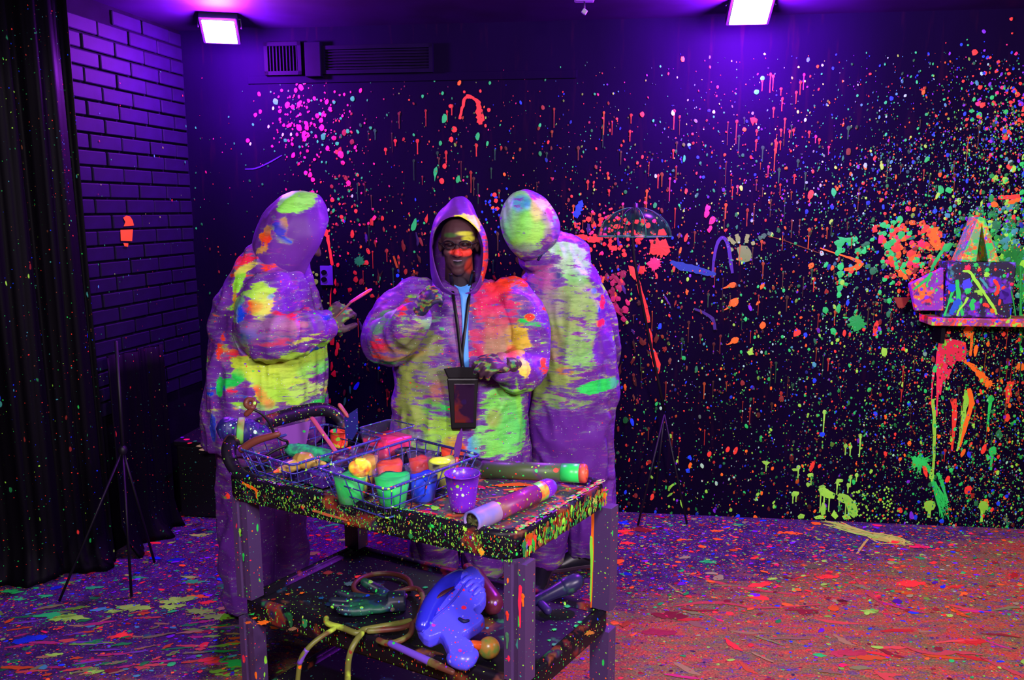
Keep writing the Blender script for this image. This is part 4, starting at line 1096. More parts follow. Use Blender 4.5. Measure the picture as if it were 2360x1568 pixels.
def paint_cloth(me, patches, seed, base_cov=.30, speck=.5, extra=60, pal=(YG, G, RE, BL, HP, YG, VI, OR), zlow=0.9):
    """patches: (px, py, rx px, ry px, colour, strength, depth y) laid on the side that faces +-y"""
    a = verts_np(me); nn = normals_np(me); rs = np.random.RandomState(seed)
    num = len(a); wsum = np.full(num, 1e-4); col = np.zeros((num, 3)); col[:] = (.4, .5, .1) ; col *= wsum[:, None]
    cov = np.full(num, base_cov)
    lo, hi = a.min(0), a.max(0)
    for _ in range(extra):
        c = lo + (hi - lo) * rs.rand(3); r = np.array([.045, .05, .016]) * rs.uniform(.35, 1.7)
        if c[2] < zlow: continue
        j = rs.randint(num); c = a[j]
        if c[2] < zlow: continue
        d = (((a - c) / r) ** 2).sum(1); w = np.exp(-d * 1.2)
        k = np.array(pal[rs.randint(len(pal))]); col += k * (w * 1.0)[:, None]; wsum += w * 1.0; cov = np.maximum(cov, base_cov + (.62 - base_cov) * w)
    for pt in patches:
        px, py, rx, ry, c, s, y = pt[:7]; ang = math.radians(pt[7]) if len(pt) > 7 else 0
        p = at_y(px, py, y); kx = p.y / F * 1.02
        dx = a[:, 0] - p.x; dz = a[:, 2] - p.z
        ca, sa = math.cos(ang), math.sin(ang)
        ex = dx * ca + dz * sa; ez = -dx * sa + dz * ca
        d = (ex / (rx * kx)) ** 2 + (ez / (ry * kx)) ** 2
        w = np.clip(1.35 - d, 0, 1) * (nn[:, 1] < .25)
        w2 = w * 30
        col += np.array(c) * w2[:, None]; wsum += w2
        tgt = s
        cov = np.where(w > 0, cov * (1 - w) + tgt * w, cov)
    col /= wsum[:, None]
    c4 = np.ones((num, 4)); c4[:, :3] = col; set_col(me, 'paint', c4)
    g4 = np.ones((num, 4)); g4[:, 0] = cov; g4[:, 1] = speck; g4[:, 2] = 0; set_col(me, 'cover', g4)

def silhouette_loft(rows, y0, seg=28, power=1.0):
    """rows: (py, px_left, px_right, depth_radius, y) -> lofted trunk"""
    rings = []
    for (py, xl, xr, ry, y) in rows:
        y = y0 + y; L = at_y(xl, py, y); Rr = at_y(xr, py, y); c = (L + Rr) / 2; rx = (Rr.x - L.x) / 2
        ring = []
        for j in range(seg):
            t = 2 * PI * j / seg; ct, st = math.cos(t), math.sin(t)
            k = .85
            ring.append(V((c.x + rx * math.copysign(abs(ct) ** k, ct), c.y + ry * math.copysign(abs(st) ** k, st), c.z)))
        rings.append(ring)
    return loft(rings)

def hand(wrist, direction, palm_n, size=.185, curl=(.5, .5, .5, .5), thumb_side=1, spread=.12, glove=1.0):
    """palm, four unequal bent fingers and a thumb from the side of the palm -> closed pieces"""
    d = V(direction).normalized(); n = V(palm_n); n = (n - d * n.dot(d)).normalized(); s = d.cross(n) * thumb_side
    w = V(wrist); L = size; pieces = []
    q = Matrix((s, n, d)).transposed()
    pieces.append(ellipsoid(w + d * L * .26, (L * .235, L * .095, L * .31), 14, 9, q))
    pieces.append(tube([w - d * .03, w + d * L * .12], [L * .17, L * .17], 12))
    lens = (.40, .46, .43, .34); rad = L * .052 * glove
    for i, (ln, cu) in enumerate(zip(lens, curl)):
        off = (1.5 - i) * L * .118
        base = w + d * L * .46 + s * off
        fd = (d + s * ((1.5 - i) * spread)).normalized()
        p = [base - fd * L * .10, base]; ang = 0
        for k, seg_l in enumerate((.45, .31, .24)):
            ang += cu * (.9 if k == 0 else 1.0)
            p.append(p[-1] + (fd * math.cos(ang) + n * math.sin(ang)) * (L * ln * seg_l))
        pieces.append(tube(p, [rad * 1.1, rad * 1.12, rad * 1.03, rad * .95, rad * .8], 9, round_cap=True))
    tb = w + d * L * .12 + s * L * .16
    td = (d * .65 + s * .75 + n * .25).normalized(); td2 = (d * .85 + s * .25 + n * .45).normalized()
    pieces.append(tube([tb - td * .01, tb + td * L * .20, tb + td * L * .20 + td2 * L * .15, tb + td * L * .2 + td2 * L * .26], [rad * 1.5, rad * 1.3, rad * 1.15, rad * .95], 9, round_cap=True))
    return pieces

def head_pieces(c, fwd, up, r=1.0):
    """skull, jaw, brow, cheeks, nose, lips, ears, neck"""
    f = V(fwd).normalized(); u = V(up); u = (u - f * u.dot(f)).normalized(); s = f.cross(u)
    q = Matrix((s, f, u)).transposed(); c = V(c)
    def P(x, y, z): return c + s * (x * r) + f * (y * r) + u * (z * r)
    ps = [ellipsoid(P(0, -.015, .035), (.076 * r, .094 * r, .088 * r), 18, 12, q),
          ellipsoid(P(0, .022, -.045), (.060 * r, .062 * r, .072 * r), 16, 10, q),
          ellipsoid(P(0, .055, -.098), (.030 * r, .026 * r, .024 * r), 12, 8, q),
          tube([P(-.048, .066, .022), P(0, .082, .026), P(.048, .066, .022)], [.013 * r] * 3, 8, round_cap=True),
          tube([P(0, .078, .018), P(0, .094, -.012), P(0, .104, -.028)], [.009 * r, .012 * r, .015 * r], 8, round_cap=True),
          ellipsoid(P(-.014, .090, -.030), (.010 * r,) * 3, 8, 6), ellipsoid(P(.014, .090, -.030), (.010 * r,) * 3, 8, 6),
          ellipsoid(P(-.038, .060, -.022), (.024 * r, .02 * r, .02 * r), 10, 8, q), ellipsoid(P(.038, .060, -.022), (.024 * r, .02 * r, .02 * r), 10, 8, q)]
    lip = [P(.027 * math.cos(t), .080 - .010 * abs(math.cos(t)), -.062 + .017 * math.sin(t)) for t in [2 * PI * i / 12 for i in range(13)]]
    ps.append(tube(lip, .0065 * r, 7))
    for k in (-1, 1):
        ps.append(ellipsoid(P(.078 * k, -.01, .0), (.010 * r, .018 * r, .030 * r), 10, 8, q))
    return ps, P

def hood_mesh(c, fwd, up, rx, ry, rup, rlow, op=(58, 40, 52), peak=.35, seed=0, name='hood', parent=None, seg=56, rows=30, neck=None):
    f = V(fwd).normalized(); u = V(up); u = (u - f * u.dot(f)).normalized(); s = f.cross(u); c = V(c)
    rings = []
    for i in range(rows + 1):
        ring = []
        for j in range(seg):
            ph = 2 * PI * j / seg; sp = math.sin(ph); cp = math.cos(ph)
            o = op[0] + ((op[1] - op[0]) * max(0, sp) ** 1.5 + (op[2] - op[0]) * max(0, -sp) ** 1.5)
            th = math.radians(o) + (PI - math.radians(o)) * (i / rows) ** .95 * .995
            x = math.sin(th) * cp; z = math.sin(th) * sp; y = math.cos(th)
            hz = max(0, z); lz = max(0, -z)
            w = 1 - peak * hz ** 1.6 + .10 * lz
            p = V((x * rx * w, y * ry * (1 - .12 * hz) , z * (rup if z > 0 else rlow)))
            k = noise.noise(V((p.x * 9 + seed, p.y * 9, p.z * 6))) * .030
            k += .010 * noise.noise(V((p.x * 30 + seed, p.y * 30, p.z * 12)))
            p = p * (1 + k * 4)
            ring.append(c + s * p.x + f * p.y + u * p.z)
        rings.append(ring)
    vs, fs = loft(rings, True, False)
    o = mesh_obj(name, vs, fs, M_SUIT, parent)
    sm = o.modifiers.new('s', 'SOLIDIFY'); sm.thickness = .005; sm.offset = -1
    ss = o.modifiers.new('ss', 'SUBSURF'); ss.levels = 1; ss.render_levels = 1
    return o

def paint_body(me, base, rules):
    a = verts_np(me); c = np.ones((len(a), 4)); c[:, :3] = base
    for i in range(len(a)):
        k = 1 + .25 * noise.noise(V(a[i]) * 25); c[i, :3] *= k
    for (p, r, col, soft) in rules:
        d = np.linalg.norm((a - np.array(p)) / np.array(r), axis=1); w = np.clip((1.25 - d) / soft, 0, 1)[:, None]
        c[:, :3] = c[:, :3] * (1 - w) + np.array(col) * w
    set_col(me, 'paint', c)
def glove_paint(me, centre, seed, base=(.05, .02, .04)):
    a = verts_np(me); at = me.color_attributes['paint']; c = np.empty(len(a) * 4); at.data.foreach_get('color', c); c = c.reshape(-1, 4)
    sel = np.where(np.linalg.norm(a - np.array(centre), axis=1) < .17)[0]
    pal = [(.12, .35, .04), (.03, .22, .06), (.4, .08, .03), (.05, .02, .08), (.03, .015, .03), (.05, .02, .03), (.2, .25, .04)]
    for i in sel:
        v = noise.noise(V((a[i][0] * 32 + seed, a[i][1] * 32, a[i][2] * 60))); v2 = noise.noise(V((a[i][0] * 20 + seed + 9, a[i][1] * 20, a[i][2] * 40)))
        c[i, :3] = base if v < -.02 else pal[int((v2 + 1) * 8) % len(pal)]
    at.data.foreach_set('color', c.astype(np.float32).ravel())

def shoe(parent, heel, direction, label_dark=(.008, .006, .02), length=.29):
    d = V((direction[0], direction[1], 0)).normalized(); s = V((d.y, -d.x, 0)); h = V(heel)
    rings = []
    for (t, w, ht) in ((0, .028, .05), (.04, .036, .085), (.09, .038, .10), (.14, .040, .085), (.19, .046, .062), (.24, .045, .05), (.275, .034, .042), (.29, .015, .03)):
        c = h + d * (t - .06); ring = []
        for j in range(14):
            a = 2 * PI * j / 14
            z = .022 + max(0, math.sin(a)) * (ht - .022) - max(0, -math.sin(a)) * .012
            ring.append(c + s * (w * math.cos(a)) + V((0, 0, z)))
        rings.append(ring)
    adopt(mesh_obj('shoe', *loft(rings), flat_mat('dark_shoe', label_dark, .4, .4, .5)), parent)
    sole = parent.children[-1]
    rs = []
    for (t, w) in ((-.004, .020), (.03, .038), (.10, .038), (.2, .049), (.26, .042), (.298, .016)):
        c = h + d * (t - .06)
        rs.append([c + s * w + V((0, 0, .022)), c - s * w + V((0, 0, .022)), c - s * w + V((0, 0, .001)), c + s * w + V((0, 0, .001))])
    adopt(bevel_mod(mesh_obj('sole', *loft(rs), flat_mat('shoe_sole', (.05, .015, .05), .6, .4), None, False), .004), parent)

def px_r(px, y): return px * y / F * 1.0

# ================= middle figure
YM = 3.42
tM = thing('person', 'person facing the viewer laughing, hood up, both hands at the chest', 'person', (at_z(1062, 1345, 0).x, YM, 0))
hc = at_y(1057, 566, YM - .02)
hp, HPt = head_pieces(hc, (0, -1, -.05), (0, 0, 1), 1.0)
def PM(x, y, dy=0.0): return at_y(x, y, YM + dy)
neck = tube([hc + V((0, .015, -.04)), hc + V((0, .035, -.19))], [.058, .065], 14)
torso = tube([PM(1065, 665, .03), PM(1063, 780, .03), PM(1062, 900, .04), PM(1062, 1000, .04)], [.13, .17, .17, .16], 18, flat=.7, up=(0, 1, 0))
legs = [tube([PM(1015, 1000, .04), PM(1005, 1180, .04), V((PM(1000, 1330).x, YM + .04, .07))], [.10, .07, .05], 14), tube([PM(1110, 1000, .04), PM(1125, 1180, .04), V((PM(1140, 1330).x, YM + .04, .07))], [.10, .07, .05], 14)]
# image-left arm: elbow out, hand raised to the chest
shL, elL, wrL = PM(952, 690, .02), PM(896, 790, -.06), PM(960, 725, -.27)
shR, elR, wrR = PM(1180, 690, .02), PM(1218, 838, -.05), PM(1172, 842, -.26)
arms = [tube([shL, elL, wrL], [.055, .045, .034], 12, 4), tube([shR, elR, wrR], [.055, .045, .034], 12, 4)]
hL = hand(wrL + (wrL - elL).normalized() * .01, PM(996, 672, -.30) - wrL, (.5, .5, -.3), .19, (.9, .95, 1.0, 1.05), 1, .06, 1.15)
hR = hand(wrR, PM(1118, 838, -.34) - wrR, (-.1, .4, -.6), .19, (.55, .6, .7, .8), -1, .12, 1.15)
bodyM = fused('body', hp + [neck, torso] + legs + arms + hL + hR, .0055, 2, M_BODY)
SK = (.070, .028, .036)
paint_body(bodyM.data, SK, [
    (HPt(-.030, .080, -.020), (.056, .05, .015), (.75, .045, .03), .25), (HPt(-.055, .05, -.085), (.026, .05, .035), (.45, .04, .025), .4),
    (HPt(0.0, .09, -.062), (.019, .03, .0095), (.006, .003, .006), .3),
    (HPt(-.030, .075, .012), (.020, .03, .008), (.01, .006, .01), .4), (HPt(.030, .075, .012), (.020, .03, .007), (.02, .008, .008), .4),
    (HPt(-.048, .06, .034), (.030, .05, .012), (.55, .55, .04), .5), (HPt(-.03, .06, .055), (.035, .05, .009), (.55, .55, .04), .5), (HPt(.03, .06, .048), (.03, .05, .009), (.05, .12, .03), .5),
    (HPt(0, .0, -.16), (.08, .1, .05), (.022, .012, .022), .6)])
glove_paint(bodyM.data, wrL + (PM(996, 672, -.30) - wrL).normalized() * .08, 1.0, (.02, .02, .07)); glove_paint(bodyM.data, PM(1140, 840, -.3), 5.0)
adopt(bodyM, tM)
# eyes, teeth, safety glasses
for k in (-1, 1):
    adopt(mesh_obj('eye', *ellipsoid(HPt(.030 * k, .070, .012), (.012, .010, .009), 12, 8), flat_mat('eye_dark', (.02, .012, .02), .3, .2)), tM)
adopt(bevel_mod(mesh_obj('teeth', *tube([HPt(-.018, .076, -.054), HPt(0, .083, -.056), HPt(.018, .076, -.054)], .0035, 6), flat_mat('teeth', (.20, .14, .24), .3, .1)), .001), tM)
gl = []
for k in (-1, 1):
    gl.append(tube([HPt(.034 * k + .026 * math.cos(t), .098 - .012 * abs(math.cos(t)) * (1 if math.cos(t) * k > 0 else .2), .012 + .017 * math.sin(t)) for t in [2 * PI * i / 14 for i in range(15)]], .0022, 5))
gl.append(tube([HPt(-.010, .099, .014), HPt(.010, .099, .014)], .0025, 5))
for k in (-1, 1): gl.append(tube([HPt(.060 * k, .088, .014), HPt(.080 * k, .03, .014), HPt(.082 * k, -.02, .012)], .0022, 5))
adopt(mesh_obj('glasses', *join(*gl), flat_mat('dark_frame', (.01, .006, .015), .35, .2)), tM)
# coverall
trunk = silhouette_loft([(652, 1005, 1128, .09, .03), (668, 955, 1175, .125, .03), (700, 925, 1205, .15, .02), (760, 918, 1212, .165, .01), (850, 912, 1210, .175, 0), (950, 908, 1212, .185, 0), (1040, 905, 1218, .19, 0), (1075, 903, 1222, .19, 0)], YM + .03)
pant = silhouette_loft([(1060, 925, 1195, .15, 0), (1120, 930, 1190, .14, 0)], YM + .04)
lg = [tube([PM(1010, 1080, .05), PM(1002, 1200, .05), V((PM(1000, 1330).x, YM + .05, .06))], [.125, .115, .10], 18), tube([PM(1118, 1080, .05), PM(1120, 1200, .05), V((PM(1115, 1330).x, YM + .05, .06))], [.125, .11, .095], 18)]
sl = [tube([PM(960, 692, .02), PM(915, 735, -.01), PM(892, 785, -.06), PM(918, 770, -.17), PM(955, 735, -.25)], [.095, .10, .098, .085, .060], 18, 4, round_cap=True),
      tube([PM(1172, 690, .02), PM(1210, 745, .0), PM(1215, 830, -.05), PM(1192, 858, -.15), PM(1165, 848, -.235)], [.09, .092, .088, .078, .055], 18, 4, round_cap=True)]
collar = tube([PM(1060, 615, .02), PM(1062, 675, .03)], [.10, .15], 20)
suitM = fused('coverall', [trunk, pant] + lg + sl, .0085, 5, M_SUIT)
cloth_folds(suitM.data, .015, 3.1)
y = YM - .15
patM = [(1190, 640, 60, 22, RE, .75, y, -15), (1150, 665, 32, 30, RE, .72, y), (1130, 720, 40, 60, (.65, .02, .12), .72, y), (1165, 720, 30, 40, (.6, .02, .14), .62, y), (1100, 780, 18, 45, (.55, .02, .12), .6, y),
        (1145, 780, 34, 52, (.42, .20, .13), .78, y), (1195, 785, 28, 34, (.65, .45, .04), .72, y, 20), (1222, 735, 11, 8, RE, 1.0, y), (1208, 842, 13, 20, (.85, .75, .10), 1.0, y, 20), (1180, 810, 12, 10, HP, .8, y), (1252, 838, 7, 9, RE, .9, y),
        (960, 800, 60, 50, (.24, .28, .10), .60, y), (940, 940, 34, 120, (.30, .38, .08), .68, y), (1000, 880, 50, 60, (.22, .24, .12), .56, y), (970, 960, 50, 40, (.30, .45, .10), .60, y), (1010, 1000, 60, 40, (.35, .75, .08), .62, y),
        (1008, 905, 18, 26, (.6, .06, .12), .66, y), (990, 1040, 60, 30, YG, .62, y), (960, 1010, 20, 20, VI, .5, y), (1010, 940, 40, 22, G, .5, y), (1160, 940, 50, 60, (.22, .75, .12), .72, y), (1150, 1020, 60, 40, (.22, .80, .12), .74, y), (1140, 965, 18, 22, (.4, .22, .08), .8, y),
        (1180, 990, 34, 60, (.08, .70, .15), .7, y), (1110, 1010, 22, 30, (.25, .8, .2), .62, y), (1045, 1035, 30, 34, (.85, .10, .05), .75, y), (1092, 1030, 16, 28, (.12, .40, .85), .85, y), (1195, 930, 6, 70, YG, .8, y, 5),
        (880, 740, 40, 22, (.12, .28, .18), .55, y, 40), (880, 790, 26, 20, HP, .55, y), (905, 810, 34, 18, (.5, .12, .1), .60, y), (955, 815, 30, 12, (.45, .3, .05), .62, y, 15), (870, 815, 20, 12, RE, .5, y), (935, 705, 16, 12, HP, .6, y), (1000, 735, 20, 14, (.2, .5, .3), .5, y),
        (1050, 760, 22, 60, (.30, .10, .35), .5, y), (960, 745, 50, 9, (.4, .4, .2), .5, y, 20), (1133, 650, 14, 9, BL, .85, y), (1140, 640, 8, 5, BL, .9, y),
        (1000, 625, 12, 14, (.6, .25, .15), .9, y), (920, 665, 60, 14, VI, .2, y), (1000, 1290, 30, 16, (.18, .35, .10), .55, YM), (1120, 1310, 40, 12, (.2, .3, .12), .5, YM)]
paint_cloth(suitM.data, patM, 3, .24, .6, 260, zlow=.8)
adopt(suitM, tM)
hoodM = hood_mesh(hc + V((0, .012, -.012)), (0, -1, -.02), (0, 0, 1), .120, .135, .212, .25, (60, 40, 50), .16, 1.3)
paint_cloth(hoodM.data, [(1068, 508, 34, 13, (.80, .78, .06), 1.0, y), (1092, 520, 14, 22, (.80, .78, .06), 1.0, y), (1122, 600, 14, 60, RE, .8, y), (1118, 560, 10, 60, HP, .55, y), (1130, 650, 22, 30, RE, .9, y), (1000, 560, 8, 60, (.3, .1, .3), .45, y), (1000, 590, 6, 10, (.5, .5, .2), .7, y), (1110, 480, 10, 26, HP, .6, y)], 5, .05, .35, 4)
adopt(hoodM, tM)
shoe(tM, (PM(1000, 1330).x, YM + .06, 0), (-.2, -1)); shoe(tM, (PM(1118, 1330).x, YM + .06, 0), (.2, -1))

# blue shirt strip showing in the open front, lanyard with phone pouch
def bvh_of(o):
    me = o.data; return BVHTree.FromPolygons([v.co[:] for v in me.vertices], [p.vertices[:] for p in me.polygons])
bvM = bvh_of(suitM)
def on_cloth(px, py, lift=.004):
    d = ray(px, py).normalized(); h = bvM.ray_cast(CAM, d)
    return (h[0] + V((0, -1, 0)) * lift) if h[0] is not None else at_y(px, py, YM - .15)
def ribbon(rows, lift, mat, name, parent, thick=.003):
    vs = []; fs = []
    for (py, xl, xr) in rows:
        for k in range(4): vs.append(on_cloth(xl + (xr - xl) * k / 3, py, lift))
    for i in range(len(rows) - 1):
        for k in range(3): a = i * 4 + k; fs.append((a, a + 1, a + 5, a + 4))
    o = mesh_obj(name, vs, fs, mat); s = o.modifiers.new('s', 'SOLIDIFY'); s.thickness = thick; s.offset = 0
    return adopt(o, parent)
M_SHIRT = flat_mat('bright_blue_shirt', (.10, .38, .98), .5, .1)
rows = [(648, 1041, 1089), (656, 1046, 1086), (666, 1056, 1082), (680, 1061, 1082), (700, 1063, 1081), (730, 1065, 1080), (770, 1066, 1079), (810, 1067, 1080), (850, 1068, 1081)]
rb_ = []
for i in range(len(rows) - 1):
    a0, a1 = rows[i], rows[i + 1]
    for s in range(3):
        t = s / 3; rb_.append(tuple(a0[j] * (1 - t) + a1[j] * t for j in range(3)))
rb_.append(rows[-1])
ribbon(rb_, .006, M_SHIRT, 'shirt', tM)
tP = thing('phone_pouch', 'black phone pouch on a neck lanyard in front of the middle person', 'pouch', tuple(PM(1070, 920, -.19)))
M_POUCH = flat_mat('black_pouch', (.004, .0025, .006), .45, .3, .4)
yP = on_cloth(1070, 925, .03).y - .008
def PP(x, y, dy=0): return at_y(x, y, yP + dy)
for pts, nm in (([(1038, 632), (1042, 655), (1046, 690), (1052, 730), (1058, 780), (1062, 820)], 'lanyard_strap'), ([(1091, 625), (1084, 655), (1080, 690), (1074, 740), (1068, 790), (1065, 820)], 'lanyard_strap')):
    P3 = [on_cloth(x, y, .014) for x, y in pts] + [PP(1066, 850, .004)]
    adopt(mesh_obj(nm, *tube(P3, .0075, 8, 3, flat=.35, up=(0, 1, 0)), M_POUCH), tP)
def plate(pts, y0, y1):
    f = [at_y(x, y, y0) for x, y in pts]; b_ = [at_y(x, y, y1) for x, y in pts]; return loft([f, b_])
adopt(bevel_mod(mesh_obj('top_flap', *plate([(1022, 850), (1060, 846), (1112, 848), (1106, 862), (1102, 872), (1032, 872)], yP - .012, yP + .012), M_POUCH, None, False), .004), tP)
adopt(bevel_mod(mesh_obj('pouch_body', *plate([(1030, 872), (1103, 872), (1099, 930), (1097, 989), (1040, 991), (1036, 930)], yP - .010, yP + .010), M_POUCH, None, False), .006), tP)
adopt(bevel_mod(mesh_obj('window', *plate([(1046, 885), (1094, 885), (1091, 975), (1048, 975)], yP - .0125, yP - .009), speck_mat('dark_screen', (.02, .004, .03), ((18, .5, 1.5),), [DR, (.02, .005, .06)], .3, blotch=([(.01, .004, .02), (.14, .015, .01), (.02, .004, .05)], 7, .50)), None, False), .002), tP)

# ================= left figure, in profile facing right
YLf = 3.18
tL = thing('person', 'person at the left in profile, green daub on the hood, holding a paint stick', 'person', (at_z(610, 1400, 0).x, YLf, 0))
def PL(x, y, dy=0.0): return at_y(x, y, YLf + dy)
hcL = PL(683, 545, .0)
fL = V((.80, .35, -.42)); uL = V((.40, 0, .92))
hp, HLt = head_pieces(hcL, fL, uL, 1.0)
neck = tube([hcL + V((-.02, 0, -.03)), PL(640, 655, .02)], [.06, .07], 14)
torso = tube([PL(610, 680, .03), PL(605, 780, .03), PL(605, 900, .03), PL(605, 1000, .03)], [.13, .16, .17, .16], 18, flat=1.0)
legs = [tube([PL(585, 1000, .0), PL(590, 1200, 0), V((PL(590, 1390).x, YLf, .07))], [.10, .07, .05], 14), tube([PL(640, 1000, .12), PL(640, 1200, .12), V((PL(638, 1370).x, YLf + .12, .07))], [.10, .07, .05], 14)]
sh, el, wr = PL(625, 690, -.10), PL(600, 775, -.19), PL(748, 757, -.13)
farm = [PL(640, 690, .16), PL(650, 780, .2), PL(735, 745, .10)]
arms = [tube([sh, el, wr], [.055, .048, .034], 12, 4), tube(farm, [.05, .045, .03], 12, 4)]
hLh = hand(wr, PL(790, 712, -.10) - wr, (.25, .55, .1), .19, (.75, .8, .9, .95), -1, .08, 1.15)
hLf = hand(farm[2], PL(765, 735, .06) - farm[2], (.2, -.6, -.2), .18, (.9, .9, 1.0, 1.), 1, .08, 1.1)
bodyL = fused('body', hp + [neck, torso] + legs + arms + hLh + hLf, .0055, 2, M_BODY)
paint_body(bodyL.data, (.075, .032, .030), [(HLt(0, .09, -.062), (.019, .03, .006), (.02, .008, .01), .3), (HLt(0, .05, -.10), (.05, .05, .04), (.05, .022, .018), .4)])
glove_paint(bodyL.data, PL(775, 730, -.1), 2.0, (.07, .04, .05)); glove_paint(bodyL.data, PL(755, 740, .08), 3.0)
adopt(bodyL, tL)
for k in (-1, 1):
    adopt(mesh_obj('eye', *ellipsoid(HLt(.030 * k, .070, .012), (.012, .010, .009), 12, 8), flat_mat('eye_dark', (.02, .012, .02), .3, .2)), tL)
trunk = silhouette_loft([(545, 606, 708, .08, .0), (570, 585, 706, .11, .01), (600, 563, 703, .13, .02), (635, 540, 708, .15, .02), (680, 512, 722, .17, .02), (740, 498, 735, .19, .02), (800, 490, 740, .20, .02), (870, 485, 746, .21, .02), (950, 482, 740, .21, .02), (1015, 482, 732, .21, .02)], YLf)
pant = silhouette_loft([(1000, 505, 715, .17, .02), (1080, 515, 705, .16, .02)], YLf)
lg = [tube([PL(572, 1040, 0), PL(570, 1200, 0), V((PL(572, 1385).x, YLf, .05))], [.115, .105, .10], 18), tube([PL(645, 1040, .12), PL(648, 1200, .12), V((PL(645, 1360).x, YLf + .12, .05))], [.115, .10, .085], 18)]
sl = [tube([PL(630, 675, -.08), PL(612, 720, -.14), PL(606, 765, -.18), PL(650, 772, -.21), PL(705, 762, -.18), PL(742, 755, -.14)], [.095, .10, .098, .086, .072, .058], 18, 4, round_cap=True),
      tube([PL(640, 690, .14), PL(655, 775, .18), PL(728, 748, .10)], [.085, .08, .055], 16, 4, round_cap=True)]
suitL = fused('coverall', [trunk, pant] + lg + sl, .0085, 5, M_SUIT)
cloth_folds(suitL.data, .015, 7.7)
y = YLf - .15
LY = (.42, .82, .07)
patL = [(545, 655, 12, 34, YG, .85, y, -15), (560, 690, 40, 12, YG, .62, y, 35), (612, 670, 30, 22, LY, .8, y), (620, 700, 20, 30, (.6, .7, .08), .72, y), (570, 710, 20, 28, BL, .8, y), (600, 700, 22, 14, RE, .66, y), (635, 680, 7, 6, BL, .9, y),
        (555, 722, 10, 40, (.3, .5, .15), .6, y), (640, 745, 60, 26, (.30, .12, .35), .62, y), (600, 765, 40, 18, (.05, .10, .5), .62, y), (650, 775, 50, 12, (.55, .05, .15), .60, y), (700, 745, 34, 16, (.45, .12, .3), .6, y), (720, 772, 26, 6, (.5, .6, .1), .7, y, 15), (560, 780, 26, 20, (.2, .25, .25), .55, y),
        (600, 845, 62, 24, (.55, .78, .05), .92, y, -8), (650, 835, 70, 22, (.48, .62, .05), .92, y), (700, 830, 34, 34, LY, .9, y), (650, 870, 62, 28, (.50, .80, .07), .88, y), (710, 860, 26, 20, (.15, .7, .15), .7, y), (733, 805, 7, 9, BL, .9, y), (640, 910, 40, 26, LY, .72, y), (600, 935, 40, 10, (.3, .6, .2), .5, y),
        (680, 915, 30, 26, LY, .66, y), (700, 905, 30, 20, (.5, .8, .2), .62, y), (612, 905, 12, 26, (.95, .08, .06), .85, y, 30), (628, 925, 10, 12, HP, .9, y), (560, 860, 15, 16, G, .9, y), (510, 890, 10, 26, G, .95, y), (540, 875, 20, 14, G, .8, y), (508, 810, 8, 22, RE, .7, y), (515, 780, 7, 14, RE, .6, y),
        (545, 895, 14, 8, HP, .6, y), (520, 830, 12, 16, (.35, .04, .25), .5, y), (590, 800, 10, 40, (.3, .4, .15), .6, y), (560, 620, 30, 8, (.7, .65, .1), .8, y, 25), (540, 690, 5, 20, RE, .8, y), (495, 985, 10, 34, (.03, .05, .55), .95, y), (740, 880, 5, 60, (.06, .20, .9), .95, y, -8),
        (690, 640, 30, 26, VI, .15, y), (640, 640, 26, 20, VI, .15, y), (600, 1240, 90, 120, VI, .02, YLf)]
paint_cloth(suitL.data, patL, 8, .22, .65, 260, zlow=.85)
adopt(suitL, tL)
hoodL = hood_mesh(PL(681, 533, .0), fL, uL, .124, .142, .165, .27, (50, 46, 50), .22, 4.3)
paint_cloth(hoodL.data, [(667, 464, 44, 30, (.25, .80, .10), 1.0, y, 10), (655, 470, 20, 14, (.3, .75, .12), .9, y), (650, 512, 10, 14, (.45, .22, .12), 1.0, y), (610, 530, 10, 14, (.5, .22, .1), .9, y), (605, 550, 18, 14, RE, .9, y), (595, 545, 10, 10, OR, .9, y), (640, 530, 14, 34, (.04, .03, .5), .85, y, 30), (660, 550, 16, 8, BL, .7, y, -40), (595, 580, 22, 8, (.7, .35, .1), .8, y, 20), (746, 505, 5, 16, (.45, .03, .4), .7, y)], 9, .02, .25, 2)
adopt(hoodL, tL)
shoe(tL, (PL(572, 1385).x, YLf + .0, 0), (.6, .5)); shoe(tL, (PL(645, 1360).x, YLf + .12, 0), (.7, .4))
# paint stick in the hand
tS = thing('paint_stick', 'flat wooden stick dipped in pink-red paint, held by the left person', 'stick', tuple(PL(800, 705, -.12)))
sdir = PL(850, 670, -.10) - PL(770, 735, -.12)
p0, p1 = PL(768, 737, -.125), PL(812, 694, -.115); p2 = PL(851, 670, -.10)
adopt(mesh_obj('handle', *tube([p0, p1], [.010, .012], 10, flat=.4, round_cap=True), flat_mat('stained_wood', (.22, .07, .06), .6, .4)), tS)
adopt(mesh_obj('painted_tip', *tube([p1 - sdir.normalized() * .004, p1 * .5 + p2 * .5, p2], [.0125, .0155, .014], 12, flat=.45, round_cap=True), flat_mat('pink_red_paint', (.9, .03, .10), .35, .2, c2=(.55, .03, .35), scale=30)), tS)

